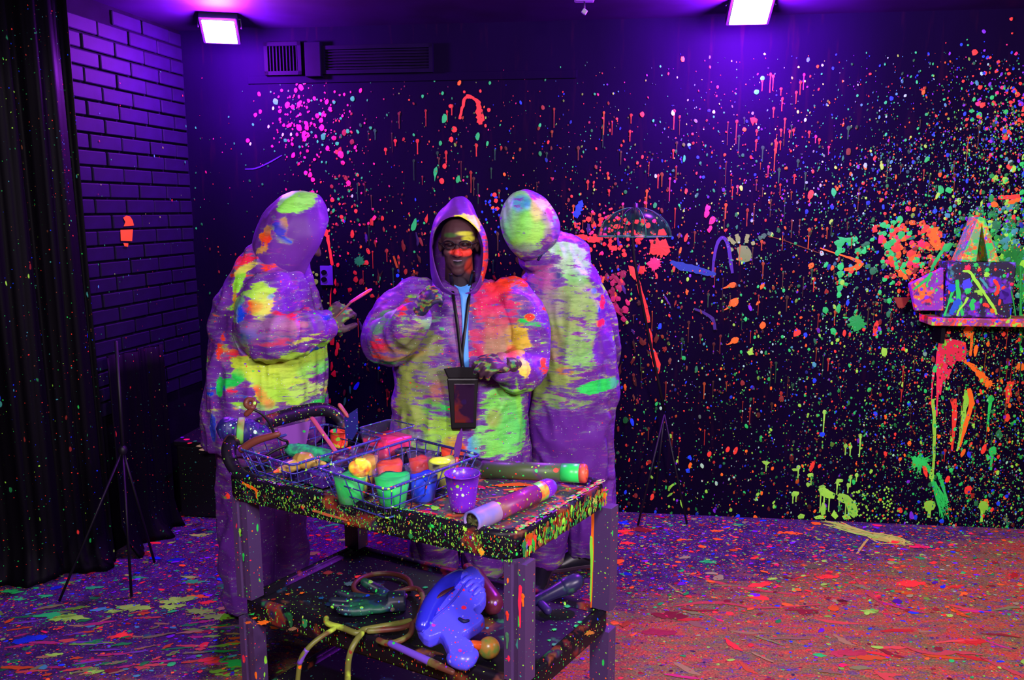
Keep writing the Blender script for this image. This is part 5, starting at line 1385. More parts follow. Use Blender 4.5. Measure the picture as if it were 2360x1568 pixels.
# ================= right figure, bent, seen from behind
YR = 3.66
tR = thing('person', 'person at the right bent over with back turned, green and violet daubed coverall', 'person', (at_z(1345, 1292, 0).x, YR, 0))
def PR(x, y, dy=0.0): return at_y(x, y, YR + dy)
hcR = PR(1215, 520, -.10)
fR = V((-.55, .80, -.35)); uR = V((-.05, -.1, 1))
hp, HRt = head_pieces(hcR, fR, uR, 1.0)
neck = tube([hcR + V((.02, 0, -.04)), PR(1272, 600, -.02)], [.06, .07], 14)
torso = tube([PR(1290, 625, 0), PR(1310, 720, 0), PR(1320, 830, 0), PR(1318, 960, 0)], [.12, .16, .17, .15], 18)
legs = [tube([PR(1350, 960, .02), PR(1362, 1130, .0), V((PR(1352, 1285).x, YR, .07))], [.10, .07, .05], 14), tube([PR(1275, 960, .0), PR(1262, 1130, -.1), V((PR(1250, 1325).x, YR - .12, .07))], [.10, .07, .05], 14)]
armR = [PR(1345, 660, .06), PR(1385, 820, .12), PR(1300, 860, .26)]
armL = [PR(1240, 660, .04), PR(1225, 780, .14), PR(1200, 830, .28)]
arms = [tube(armR, [.055, .045, .033], 12, 4), tube(armL, [.05, .045, .033], 12, 4)]
hh = hand(armR[2], (-.8, .5, 0), (0, -.3, -1), .18, (.5, .6, .7, .8), 1) + hand(armL[2], (-.5, .6, 0), (0, -.3, -1), .18, (.5, .6, .7, .8), -1)
bodyR = fused('body', hp + [neck, torso] + legs + arms + hh, .0055, 2, M_BODY)
paint_body(bodyR.data, SK, []); glove_paint(bodyR.data, armR[2], 8.); glove_paint(bodyR.data, armL[2], 9.)
adopt(bodyR, tR)
trunk = silhouette_loft([(566, 1268, 1330, .09, .0), (590, 1240, 1350, .13, .0), (640, 1215, 1374, .16, .0), (700, 1212, 1392, .18, 0), (770, 1212, 1406, .19, 0), (850, 1212, 1418, .20, 0), (905, 1214, 1420, .20, 0), (960, 1216, 1408, .19, 0), (1040, 1218, 1406, .18, 0), (1090, 1222, 1410, .17, 0)], YR)
lg = [tube([PR(1348, 1050, .02), PR(1358, 1180, .0), V((PR(1352, 1270).x, YR, .06))], [.13, .118, .092], 18), tube([PR(1275, 1050, .0), PR(1262, 1180, -.1), V((PR(1252, 1310).x, YR - .12, .06))], [.12, .10, .075], 18)]
sl = [tube([PR(1335, 655, .04), PR(1370, 750, .08), PR(1378, 840, .13), PR(1330, 865, .2), PR(1310, 862, .24)], [.095, .098, .092, .075, .058], 18, 4, round_cap=True),
      tube([PR(1245, 665, .03), PR(1238, 780, .12), PR(1208, 825, .24)], [.09, .085, .058], 16, 4, round_cap=True)]
nk = tube([PR(1300, 600, 0), PR(1245, 585, -.05)], [.12, .095], 18, round_cap=True)
suitR = fused('coverall', [trunk, nk] + lg + sl, .0085, 5, M_SUIT)
cloth_folds(suitR.data, .014, 11.7)
y = YR - .15
GR2 = (.25, .60, .16)
patR = [(1300, 575, 50, 16, (.35, .75, .30), .82, y, -10), (1330, 620, 34, 40, (.25, .65, .2), .74, y), (1310, 610, 30, 20, (.5, .7, .5), .6, y), (1250, 640, 30, 34, (.4, .08, .3), .6, y), (1330, 690, 50, 40, (.30, .50, .14), .68, y), (1270, 700, 40, 40, (.28, .22, .24), .60, y), (1290, 770, 70, 50, (.30, .42, .12), .66, y), (1360, 720, 16, 60, (.30, .5, .15), .6, y),
        (1260, 790, 40, 40, (.38, .16, .14), .6, y), (1340, 800, 50, 50, GR2, .62, y), (1280, 860, 50, 34, (.30, .42, .10), .66, y), (1240, 900, 24, 40, (.30, .45, .10), .64, y), (1290, 920, 60, 22, (.25, .45, .15), .5, y), (1240, 960, 30, 40, (.15, .3, .15), .42, y), (1378, 888, 48, 15, (.03, .75, .12), 1.0, y, 3), (1415, 885, 9, 14, (.12, .4, .45), .8, y),
        (1385, 745, 12, 10, HP, .8, y), (1392, 700, 8, 16, HP, .7, y), (1372, 790, 14, 10, (.5, .04, .3), .6, y), (1390, 800, 24, 40, VI, .12, y), (1285, 635, 10, 8, (.03, .02, .2), .9, y), (1370, 672, 7, 7, BL, .9, y), (1320, 1000, 100, 60, VI, .02, y), (1330, 1150, 100, 130, VI, .0, y), (1300, 850, 20, 8, RE, .5, y)]
paint_cloth(suitR.data, patR, 12, .27, .4, 220, zlow=1.0)
adopt(suitR, tR)
hoodR = hood_mesh(PR(1217, 515, -.10), fR, uR, .118, .135, .150, .165, (55, 46, 50), .20, 9.3)
paint_cloth(hoodR.data, [(1190, 500, 34, 60, (.15, .80, .12), .95, y), (1222, 525, 44, 44, (.35, .8, .12), .85, y), (1200, 470, 20, 18, BL, .6, y), (1235, 490, 14, 20, (.8, .6, .2), .7, y), (1258, 500, 14, 18, (.35, .05, .3), .6, y), (1245, 470, 20, 10, (.7, .6, .3), .7, y), (1250, 478, 8, 8, (.5, .85, .5), .9, y), (1265, 540, 14, 20, (.4, .1, .4), .5, y), (1205, 570, 30, 12, (.25, .4, .3), .6, y), (1190, 560, 12, 10, YG, .7, y)], 13, .4, .3, 16)
adopt(hoodR, tR)
adopt(mesh_obj('strap', *tube([PR(1240, 600, -.15), PR(1252, 580, -.16), PR(1266, 562, -.15), PR(1284, 550, -.13)], .006, 8, 3), flat_mat('navy_strap', (.01, .01, .07), .6, .2)), tR)
shoe(tR, (PR(1352, 1280).x, YR - .02, 0), (-1, -.25)); shoe(tR, (PR(1252, 1322).x, YR - .12, 0), (-.3, -1))
# ------------------------------------------------------------------ the utility cart
CN = V((0.02, 1.956, 0)); E1 = V((-.883, .469, 0)); E2 = V((.566, .824, 0)); CL, CW = .974, .47
def C(u, v, z): return CN + E1 * u + E2 * v + V((0, 0, z))
M_CART = speck_mat('black_cart_plastic', (.006, .004, .010), ((52, .26, 2.6), (130, .36, 2.0)), [YG, YG, G, (.5, .75, .1), DG, YG, RE, BL, VI, G, OR, YG], .42, blotch=([DG, (.03, .01, .06), BR, DR, (.02, .02, .05)], 9, .55), stretch=(1, 1, .6), bump_s=.2, spec=.15)
M_TRAY = speck_mat('painted_tray_floor', (.060, .050, .085), ((40, .34, 1.9), (105, .42, 1.4)), [YG, G, RE, TE, YG, HP, VI, G, OR], .32, blotch=([(.06, .05, .09), (.30, .05, .05), (.07, .06, .10), (.05, .10, .07), (.07, .05, .12), (.55, .12, .03), (.06, .05, .09)], 7, .46), spec=.5)
M_SHELF = speck_mat('black_shelf_plastic', (.004, .0025, .009), ((30, .22, 3.2), (95, .32, 2.6)), [G, YG, DG, TE, G, YG, OR, YG], .4, blotch=([DG, (.01, .01, .03), BR, (.01, .05, .10)], 8, .62), spec=.4)
M_LEG = speck_mat('violet_grey_post', (.060, .028, .11), ((44, .30, 2.4), (110, .32, 2.2)), [YG, G, YG, RE, TE, HP, OR], .5, stretch=(1, 1, .4))
cart = thing('utility_cart', 'black three-shelf utility cart covered in yellow-green specks, in front of the people', 'cart', tuple(C(CL / 2, CW / 2, 0)))
def rrect(u0, u1, v0, v1, r, z, n=7):
    pts = []
    for (cu, cv, a0) in ((u1 - r, v1 - r, 0), (u0 + r, v1 - r, 90), (u0 + r, v0 + r, 180), (u1 - r, v0 + r, 270)):
        for i in range(n):
            a = math.radians(a0 + 90 * i / (n - 1)); pts.append(C(cu + r * math.cos(a), cv + r * math.sin(a), z))
    return pts
def tray(u0, u1, v0, v1, z_lip, z_top, z_in, name, m_out, m_in, rad=.07):
    def rr_(k, z): return rrect(u0 + k, u1 - k, v0 + k, v1 - k, max(.008, rad - k), z)
    body = loft([rr_(.02, z_lip + .002), rr_(.004, z_lip), rr_(.0, z_lip + .01), rr_(0, z_top - .012), rr_(.004, z_top - .003), rr_(.012, z_top), rr_(.024, z_top), rr_(.031, z_top - .005), rr_(.038, z_in - .002)], True, True)
    o = adopt(mesh_obj(name, *body, m_out), cart)
    try: o.data.use_auto_smooth = True
    except Exception: pass
    fl = loft([rr_(.034, z_in - .004), rr_(.038, z_in)], True, True)
    adopt(mesh_obj('tray_floor', *fl, m_in, None, False), cart)
tray(-.008, 1.04, -.035, .495, .803, .880, .858, 'top_tray', M_CART, M_TRAY, .08)
tray(-.02, 1.0, -.02, .49, .40, .470, .452, 'middle_shelf', M_CART, M_SHELF, .05)
tray(-.02, 1.0, -.02, .49, .06, .130, .112, 'bottom_shelf', M_CART, M_SHELF, .05)
for (u, v) in ((.0, .0), (CL, .0), (.0, CW), (CL, CW)):
    for (z0, z1) in ((.47, .803), (.13, .40)):
        rings = []
        for z in (z0, z1):
            w = .031; d = .024
            sgn = 1 if u < .5 else -1; sv = 1 if v < .2 else -1
            sh = [(-w, -d), (-.010, -d), (-.006, -d + .006), (.006, -d + .006), (.010, -d), (w, -d), (w, d), (-w, d)]
            rings.append([C(u + a * 1, v + b * sv, z) for a, b in sh][:: sv])
        adopt(bevel_mod(mesh_obj('leg', *loft(rings), M_LEG, None, False), .003), cart)
    f = C(u, v, 0)
    wl = adopt(mesh_obj('caster', *tube([f + V((-.012, 0, .030)), f + V((.012, 0, .030))], .030, 16), M_POLE), cart)
    adopt(mesh_obj('caster_fork', *box(f + V((0, 0, .055)), (.034, .03, .03)), M_HOUSE, None, False), cart)
# raised handle hoop at the far-left end
hp_ = [C(.90, -.012, .872), C(.98, -.014, .885), C(1.035, .0, .935), C(1.06, .05, .975), C(1.07, .16, .990), C(1.07, .30, .995), C(1.06, .41, .99), C(1.035, .46, .96), C(.99, .475, .90), C(.92, .475, .872)]
adopt(mesh_obj('handle', *tube(hp_, [.018, .022, .024, .024, .025, .026, .026, .024, .022, .018], 14, 4, flat=.75, round_cap=True), M_CART), cart)
# heavier paint on the cart: smears along the right rim, corner blobs, drips
SC = Splats(C(0, 0, .8592), E1, E2, V((0, 0, 1)), 51)
R = random.Random(9)
for i in range(60):
    u, v = R.uniform(.02, .55), R.uniform(.05, .44); c = R.choice([RE, OR, dull(HP, .7), YG, (.5, .1, .05), G, VI, (.5, .2, .05), dull(RE, .6)])
    r = math.exp(R.gauss(math.log(.005), .5)); SC.blob(u, v, r * R.uniform(1, 2.6), r, c, R.uniform(-.6, .6), .25)
for i in range(700):
    u, v = R.uniform(0, 1.0), R.uniform(.01, .46); r = R.uniform(.0011, .003)
    SC.blob(u, v, r * R.uniform(1, 1.8), r, R.choice([YG, G, YG, (.5, .8, .5), TE, RE]), R.uniform(-.6, .6), .2, 6)
for (p, w, c) in (([(1130, 1108), (1180, 1106), (1240, 1112)], [.006, .014, .006], (.85, .12, .03)), ([(1150, 1120), (1200, 1118), (1250, 1122)], [.004, .010, .004], OR), ([(960, 1175), (990, 1170), (1020, 1178)], [.004, .010, .004], dull(HP, .6)),
                  ([(1085, 1085), (1130, 1090)], [.006, .004], (.4, .08, .03)), ([(1040, 1180), (1050, 1182)], [.006, .006], RE)):
    SC.stroke([SC.px(*q) for q in p], w, c, .4)
SC.build('paint_splatter', cart)
SR = Splats(C(-.0085, 0, 0), E2, V((0, 0, 1)), -E1, 52)       # right end face, camera side of the short end
for i in range(330):
    v = R.uniform(-.0, .46); z = R.uniform(.814, .868); c = R.choice([dull(YG, .5), dull(G, .6), dull(YG, .6), dull(OR, .5), DR, dull(G, .4), DG, YG, (.2, .25, .05), BR, (.3, .09, .03)])
    r = math.exp(R.gauss(math.log(.0034), .5)); SR.blob(v, z, r, min(.011, r * R.uniform(1, 3)), c, R.uniform(-.3, .3), .25, 7)
for (v, c, r) in ((.02, HP, .010), (.01, (.10, .12, .5), .012), (.05, RE, .012), (.03, RE, .014), (.20, YG, .009), (.38, (.5, .5, .1), .012), (.44, OR, .010)):
    SR.splat(v, .845, r, c, 6, 1.6); SR.drip(v + .008, .84, r * .6, .03, c)
SR.build('paint_splatter', cart)
SQ = Splats(C(0, -.0355, 0), -E1, V((0, 0, 1)), -E2, 53)       # long front face
for i in range(1100):
    u = -R.uniform(-.0, .97); z = R.uniform(.806, .874); c = R.choice([YG, YG, (.5, .75, .12), G, YG, DG, (.5, .5, .1), G])
    c = dull(c, R.uniform(.35, 1)) if i % 22 else R.choice([RE, OR, VI])
    r = math.exp(R.gauss(math.log(.00135), .42)); SQ.blob(u, z, r, r * R.uniform(1, 2.2), c, R.uniform(-.3, .3), .25, 6)
def q2(x, y): return SQ.px(x, y)
for (x, y, r, c) in ((1115, 1268, .010, (.8, .35, .02)), (1010, 1205, .006, G), (965, 1225, .008, DG), (835, 1190, .005, OR), (740, 1150, .006, RE), (590, 1118, .010, RE), (1080, 1215, .006, YG)):
    a, b = q2(x, y)
    if .806 < b < .878: SQ.splat(a, b, r, c, 5, 1.5)
SQ.stroke([(-.66, .828), (-.62, .826), (-.53, .822)], [.003, .005, .003], (.45, .10, .04), .3)
SQ.stroke([(-.94, .866), (-.91, .858), (-.885, .852), (-.882, .825)], [.004, .006, .005, .003], OR, .3)
SQ.build('paint_splatter', cart)
# right rim top, thick mixed paint
ST = Splats(C(0, 0, .8805), E1, E2, V((0, 0, 1)), 54)
for i in range(150):
    v = R.uniform(0, .47); c = R.choice([RE, YG, G, (.3, .12, .08), OR, (.1, .1, .3), HP, (.5, .3, .1), YG])
    ST.blob(-.008 + R.uniform(.010, .026), v, R.uniform(.002, .006), R.uniform(.004, .012), c, R.uniform(-.4, .4), .3)
for i in range(260):
    u = R.uniform(.02, 1.0); ST.blob(u, -.035 + R.uniform(.012, .024), R.uniform(.0015, .004), R.uniform(.001, .003), R.choice([YG, G, YG, DG, RE, TE]), 0, .3, 6)
ST.build('paint_splatter', cart)
# shelf blobs
SM = Splats(C(0, 0, .4532), E1, E2, V((0, 0, 1)), 55)
def m2(x, y): return SM.px(x, y)
for (x, y, r, c) in ((787, 1290, .016, (.30, .05, .02)), (810, 1292, .010, (.3, .05, .02)), (848, 1300, .012, RE), (832, 1318, .018, (.06, .20, .10)), (855, 1312, .010, (.03, .02, .25)), (708, 1339, .006, OR), (737, 1338, .007, OR), (776, 1351, .009, (.01, .12, .35)), (793, 1366, .014, (.01, .04, .14)), (681, 1352, .008, DR),
                     (663, 1408, .016, OR), (645, 1396, .007, OR), (632, 1406, .009, (.7, .12, .02)), (640, 1387, .006, G), (722, 1425, .012, (.25, .12, .06)), (980, 1356, .010, OR), (1003, 1362, .012, OR), (970, 1350, .007, OR), (985, 1330, .008, G), (1035, 1345, .004, G),
                     (1155, 1394, .008, G), (1280, 1385, .010, G), (1310, 1425, .008, G), (1305, 1436, .010, G), (1345, 1422, .007, G), (1258, 1442, .007, G), (1250, 1468, .005, G), (1275, 1485, .013, (.6, .2, .03)), (1262, 1480, .008, (.05, .4, .15)), (1330, 1452, .016, (.6, .2, .03)), (1300, 1470, .012, (.05, .4, .15)), (1358, 1402, .006, G), (1327, 1425, .005, YG), (937, 1387, .008, G)):
    a, b = m2(x, y); SM.splat(a, b, r, c, 5, 1.4)
for i in range(260):
    SM.blob(R.uniform(.03, .95), R.uniform(.02, .45), R.uniform(.0012, .003), R.uniform(.001, .002), R.choice([YG, G, TE, YG, DR, G]), 0, .3, 6)
SM.build('paint_splatter', cart)
SN = Splats(C(0, -.0205, 0), -E1, V((0, 0, 1)), -E2, 56)
for i in range(110):
    SN.blob(-R.uniform(.0, .95), R.uniform(.405, .463), R.uniform(.001, .002), R.uniform(.002, .006), R.choice([YG, G, YG, DG, RE]), 0, .3, 6)
for (x, y, w, l, c) in ((718, 1440, .012, .035, (.01, .12, .04)), (748, 1480, .011, .03, (.03, .35, .10)), (1020, 1560, .008, .02, OR)):
    a, b = SN.px(x, y)
    SN.stroke([(a, .462), (a, .44), (a + .002, .42 if l > .03 else .435)], [w, w * .8, w * .3], c, .3)
SN.build('paint_splatter', cart)
# dripping colour down the posts
for (u, v, sv, items) in ((0, 0, -1, [(.018, .74, HP, .10), (-.020, .60, (.06, .2, .1), .03), (.026, .72, OR, .02), (-.02, .66, RE, .01), (.02, .26, RE, .02)]), (0, CW, -1, [(-.028, .78, OR, .30), (-.030, .70, YG, .2)]), (CL, 0, -1, [(.0, .70, YG, .01), (.01, .62, G, .01)])):
    SLg = Splats(C(u, v - .0246, 0), -E1, V((0, 0, 1)), -E2, 60)
    for (a, z, c, l) in items:
        SLg.stroke([(a, z), (a * .95, z - l * .5), (a, z - l - .01)], [.005, .004, .002], c, .3); SLg.blob(a, z, .005, .008, c)
    SLg.build('paint_splatter', cart)

# ------------------------------------------------------------------ wire baskets
M_WIRE = speck_mat('blue_violet_wire', (.030, .035, .26), ((60, .45, 1.6), (150, .42, 1.5)), [TE, G, (.4, .7, .5), RE, YG, OR, VI], .4)
def basket(label, cx, cy, ang, la, lb, h, z0, seed):
    t = thing('wire_basket', label, 'basket', (cx, cy, z0), 'wire baskets on the cart top')
    ua = V((math.cos(ang), math.sin(ang), 0)); ub = V((-math.sin(ang), math.cos(ang), 0)); c = V((cx, cy, 0))
    def q(a, b, k):     # a,b in -1..1, k 0 bottom .. 1 top, walls flare outwards
        ins = .035 * (1 - k)
        return c + ua * (a * (la / 2 - ins)) + ub * (b * (lb / 2 - ins)) + V((0, 0, z0 + .004 + k * (h - .008)))
    def loop_(k, rc=.12):
        pts = []
        for (sa, sb) in ((1, 1), (-1, 1), (-1, -1), (1, -1)):
            for i in range(4):
                f = i / 3
                if (sa, sb) in ((1, 1), (-1, -1)): p = (sa, sb * (1 - rc * (1 - f))); r_ = (sa * (1 - rc * f), sb)
                else: p = (sa * (1 - rc * (1 - f)), sb); r_ = (sa, sb * (1 - rc * f))
                pts.append(q(p[0] * (1 - f) + r_[0] * f, p[1] * (1 - f) + r_[1] * f, k))
        return pts + [pts[0]]
    adopt(mesh_obj('rim', *tube(loop_(1.0), .0042, 7), M_WIRE), t)
    pc = [tube(loop_(0.0), .0026, 5)] + [tube(loop_(k), .0019, 5) for k in (.34, .67)]
    adopt(mesh_obj('side_wires', *join(*pc), M_WIRE), t)
    n1, n2 = int(la / .050), int(lb / .050); up = []
    for i in range(n1 + 1):
        a = -1 + 2 * i / n1
        if abs(a) > .95: a *= .9
        for b in (-1, 1): up.append(tube([q(a, b * .97 if k == 0 else b, k) for k in (0, 1)], .0019, 5))
    for i in range(n2 + 1):
        b = -1 + 2 * i / n2
        if abs(b) > .95: b *= .9
        for a in (-1, 1): up.append(tube([q(a, b, k) for k in (0, 1)], .0019, 5))
    adopt(mesh_obj('upright_wires', *join(*up), M_WIRE), t)
    fl = [tube([q(-1 + 2 * i / n1, -1, 0), q(-1 + 2 * i / n1, 1, 0)], .0018, 5) for i in range(1, n1)] + [tube([q(-1, -1 + 2 * i / n2, 0), q(1, -1 + 2 * i / n2, 0)], .0018, 5) for i in range(1, n2)]
    adopt(mesh_obj('floor_wires', *join(*fl), M_WIRE), t)
    return t
ZT = .860
basket('blue wire basket nearest the viewer, full of paint cups', -.326, 2.272, math.radians(51.9), .385, .285, .108, ZT, 1)
basket('blue wire basket at the left end of the cart, holding brushes and bottles', -.640, 2.462, math.radians(51.9), .352, .280, .108, ZT, 2)

# ------------------------------------------------------------------ cups of paint
M_CLEAR = clear_plastic('clear_cup_plastic')
def rings_z(c, prof, seg=24):
    return [[V((c[0] + r * math.cos(2 * PI * j / seg), c[1] + r * math.sin(2 * PI * j / seg), z)) for j in range(seg)] for r, z in prof]
def paint_mat(name, c, c2=None):
    return flat_mat(name, c, .3, .25, .5, c2=c2, scale=35, bump_s=.3)
def cup(label, x, y, colour, fill, rt=.050, rb=.035, h=.108, z=ZT + .003, shell=None, c2=None, extra=None, dz=(0, 0)):
    t = thing('paint_cup', label, 'cup', (x, y, z), 'plastic paint cups on the cart')
    def rad(k): return rb + (rt - rb) * k
    prof = [(rb - .004, z), (rb, z + .003)] + [(rad(k), z + h * k) for k in (.25, .5, .75, 1)] + [(rt + .002, z + h), (rt + .0015, z + h + .002), (rt - .001, z + h + .001)] + [(rad(k) - .0012, z + h * k) for k in (.75, .5, .25, .04)] + [(rb * .4, z + .005)]
    rs = rings_z((x, y), prof)
    if dz != (0, 0):
        for r_ in rs:
            for p in r_: k = (p.z - z) / h; p.x += dz[0] * k; p.y += dz[1] * k
    adopt(mesh_obj('cup_wall', *loft(rs, True, True), shell or M_CLEAR), t)
    if fill > 0:
        kf = fill / h; pr = [(rb - .006, z + .006), (rad(.08) - .0025, z + h * .08), (rad(kf) - .0025, z + fill), ((rad(kf) - .003) * .6, z + fill + .002), (.004, z + fill + .001)]
        rs = rings_z((x, y), pr)
        for r_ in rs[2:3]:
            for j, p in enumerate(r_): p.z += .004 * math.sin(j * 1.1 + x * 40) + .003 * math.sin(j * .5)
        if dz != (0, 0):
            for r_ in rs:
                for p in r_: k = (p.z - z) / h; p.x += dz[0] * k; p.y += dz[1] * k
        adopt(mesh_obj('paint_fill', *loft(rs, True, True), flat_mat('cup_paint', colour, .5, .1, .2, c2=tuple(.35 * a_ + .65 * b_ for a_, b_ in zip(c2 or colour, colour)), scale=35)), t)
    return t
def bz(px, py, dy=.03): p = at_z(px, py, ZT + .003); return p.x, p.y + dy - .022
OG = (1.0, .10, .02)
cup('clear cup of green paint at the left front of the near basket', *bz(808, 1164, .032), (.02, .80, .10), -.0 + .084, .054, .036, .108, c2=(.03, .55, .06))
cup('clear cup nearly full of green paint at the front corner of the near basket', *bz(904, 1176, .035), (.02, .85, .12), .093, .055, .036, .108, c2=(.02, .6, .08))
cup('clear cup of blue paint behind the front green cup', *bz(974, 1158, .03), (.01, .07, .85), .076, .050, .034, .105, c2=(.01, .04, .6))
cup('clear cup of pale yellow paint at the right corner of the near basket', *bz(1018, 1126, .03), (.75, .85, .08), .086, .047, .033, .105, c2=(.5, .7, .05))
cup('clear cup of orange paint in the middle of the near basket', *bz(898, 1128, .035), OG, .078, .045, .032, .105, c2=(1, .2, .03))
cup('clear cup of red-orange paint behind the blue cup', *bz(968, 1112, .03), (.95, .07, .03), .072, .040, .028, .10, c2=(1, .16, .02))
cup('empty clear cup at the back of the near basket', *bz(988, 1084, .03), (.35, .04, .10), .030, .042, .030, .105)
cup('clear cup with yellow and orange paint behind the left green cup', *bz(842, 1120, .035), (.8, .55, .05), .085, .044, .031, .110, c2=(1, .25, .02))
M_PUR = speck_mat('purple_cup_plastic', (.16, .015, .55), ((70, .38, 2.2), (160, .4, 1.8)), [(.6, .85, .5), (.8, .8, .7), HP, YG], .3, spec=.5)
cup('purple speckled cup standing alone on the tray right of the near basket', *bz(1067, 1168, .0), VI, .0, .049, .034, .105, shell=M_PUR)
p = bz(1078, 1158, .0)
cup('clear cup nested in the purple cup', p[0] - .004, p[1] - .004, VI, .0, .046, .032, .07, z=ZT + .055)
M_DKP = speck_mat('dark_pot', (.006, .005, .02), ((50, .4, 2), ), [OR, G, VI], .4)
t = cup('small dark pot with an orange dab in the near basket', *bz(936, 1082, .03), OR, .02, .036, .032, .06, shell=M_DKP)
# yellow sponge disc resting across the cups
t = thing('sponge_pad', 'bright yellow oval sponge resting across the cups of the near basket', 'sponge', tuple(at_z(1014, 1062, .972)))
c = at_z(1014, 1063, .975)
adopt(mesh_obj('pad', *ellipsoid(c, (.033, .022, .0115), 20, 8), paint_mat('yellow_paint', (.72, .90, .05), (.85, .85, .08))), t)
# sponge brush with orange and yellow foam in the green cup
t = thing('sponge_dauber', 'orange and yellow foam dauber standing in the left green cup', 'brush', tuple(at_z(828, 1085, .95)))
c = at_z(830, 1078, .972)
foam = fused('foam_head', [ellipsoid(c + V((-.014, 0, 0)), (.020, .018, .021), 14, 10), ellipsoid(c + V((.013, 0, .003)), (.020, .018, .020), 14, 10), ellipsoid(c + V((0, 0, -.012)), (.026, .02, .018), 14, 10)], .003, 2, flat_mat('orange_yellow_foam', (1.0, .17, .02), .6, c2=(.9, .75, .05), scale=40, bump_s=.5))
adopt(foam, t)
adopt(bevel_mod(mesh_obj('foam_tip', *box(c + V((.002, -.002, .018)), (.030, .02, .018)), paint_mat('yellow_paint', (.75, .9, .06))), .004), t)
adopt(mesh_obj('handle', *tube([c + V((0, .004, -.02)), c + V((.004, .006, -.08))], [.020, .013], 12), paint_mat('lime_paint', (.55, .85, .05))), t)
# square tub of pink-red paint
def frus(c, w0, d0, w1, d1, z0, z1, ang, inset=0.0):
    q = Matrix.Rotation(ang, 3, 'Z'); rs = []
    for (w, d, z) in ((w0, d0, z0), (w1, d1, z1)):
        r = []
        for (sx, sy, a0) in ((1, 1, 0), (-1, 1, 90), (-1, -1, 180), (1, -1, 270)):
            for i in range(4):
                a = math.radians(a0 + 30 * i); rr_ = .012
                r.append(V((c[0], c[1], 0)) + q @ V((sx * (w / 2 - rr_ - inset) + rr_ * math.cos(a), sy * (d / 2 - rr_ - inset) + rr_ * math.sin(a), 0)) + V((0, 0, z)))
        rs.append(r)
    return rs
pt = at_z(872, 1040, ZT + .01)
pt = V((-.415, 2.585, 0))
t = thing('paint_tub', 'clear square tub of pink-red paint standing behind the two wire baskets', 'tub', (pt.x, pt.y, ZT + .005))
angb = math.radians(51.9)
o = mesh_obj('tub_wall', *loft(frus(pt, .11, .105, .14, .128, ZT + .005, ZT + .125, angb), True, False), M_CLEAR, None, True)
sm_ = o.modifiers.new('s', 'SOLIDIFY'); sm_.thickness = .0015; adopt(o, t)
adopt(mesh_obj('paint_fill', *loft(frus(pt, .106, .100, .128, .116, ZT + .007, ZT + .088, angb)), paint_mat('pink_red_paint_fill', (.95, .02, .09), (.85, .03, .12))), t)
rimv = frus(pt, .14, .128, .143, .131, ZT + .123, ZT + .127, angb)
adopt(mesh_obj('rim', *tube(rimv[0] + [rimv[0][0]], .0022, 6), M_WIRE), t)
# small red and green pot
cup('small pot crusted red and green in the left basket', *bz(782, 1052, .03), (.9, .1, .05), .045, .030, .028, .055, shell=speck_mat('red_green_crust', (.85, .05, .03), ((40, .5, 1.),), [G, YG, RE, OR], .5, blotch=([RE, G, RE, YG, RE], 25, .45)), z=ZT + .035)

# ------------------------------------------------------------------ tools in the left basket
def prism(pts, y0, y1): return plate(pts, y0, y1)
M_NAVY = speck_mat('navy_blade', (.012, .012, .14), ((50, .38, 2.0), (120, .42, 1.6)), [(.6, .8, .7), G, (.6, .8, .7), TE, VI], .35, stretch=(.7, 1, 1.2))
def tool_y(px, py, z): return at_z(px, py, z).y
yk = 2.55
t = thing('putty_knife', 'putty knife with a speckled navy blade standing at the back of the left basket', 'knife', tuple(at_y(808, 990, yk)))
adopt(bevel_mod(mesh_obj('blade', *plate([(793, 962), (824, 941), (826, 990), (812, 1015), (796, 1010)], yk, yk + .004), M_NAVY, None, False), .0012), t)
adopt(mesh_obj('handle', *tube([at_y(800, 958, yk + .002), at_y(784, 936, yk + .004)], [.009, .011], 10, flat=.6, round_cap=True), flat_mat('pink_wood', (.55, .10, .10), .5, .5)), t)
t = thing('stirring_stick', 'pinkish stirring stick leaning in the left basket', 'stick', tuple(at_y(745, 1000, 2.44)))
adopt(mesh_obj('stick', *tube([at_y(720, 965, 2.50), at_y(776, 1044, 2.40)], [.0085, .0075], 10, flat=.5, round_cap=True), speck_mat('pink_stick', (.38, .06, .12), ((60, .4, 2),), [YG, G, VI], .5)), t)
t = thing('violet_card', 'violet carton panel with red streaks leaning in the left basket', 'card', tuple(at_y(680, 1030, 2.50)))
adopt(bevel_mod(mesh_obj('panel', *plate([(640, 988), (716, 970), (706, 1024), (655, 1046)], 2.555, 2.562), speck_mat('violet_card', (.20, .05, .34), ((40, .3, 2.5),), [HP, G], .5, blotch=([HP, (.2, .05, .34), RE, (.2, .05, .34)], 9, .55)), None, False), .001), t)
# paint roller
t = thing('paint_roller', 'paint roller with a green fuzzy sleeve and a brown looped handle, in the left basket', 'roller', tuple(at_z(710, 1040, .95)))
rA, rB = at_z(668, 1036, .955), at_z(762, 1052, .935)
vs, fs = tube([rA, rA * .75 + rB * .25, rA * .5 + rB * .5, rA * .25 + rB * .75, rB], [.018, .022, .022, .022, .019], 20, 3, round_cap=True)
vs = [v + V((noise.noise(v * 190), noise.noise(v * 190 + V((5, 0, 0))), noise.noise(v * 190 + V((9, 0, 0))))) * .006 for v in vs]
adopt(mesh_obj('sleeve', vs, fs, flat_mat('green_fuzz', (.015, .38, .13), .8, .6, scale=60, c2=(.02, .10, .10), bump_s=.8)), t)
adopt(mesh_obj('end_cap', *tube([rB, rB + (rB - rA).normalized() * .045], [.018, .017], 14, round_cap=True), flat_mat('navy_plastic', (.02, .02, .16), .4, .4, c2=(.15, .01, .02))), t)
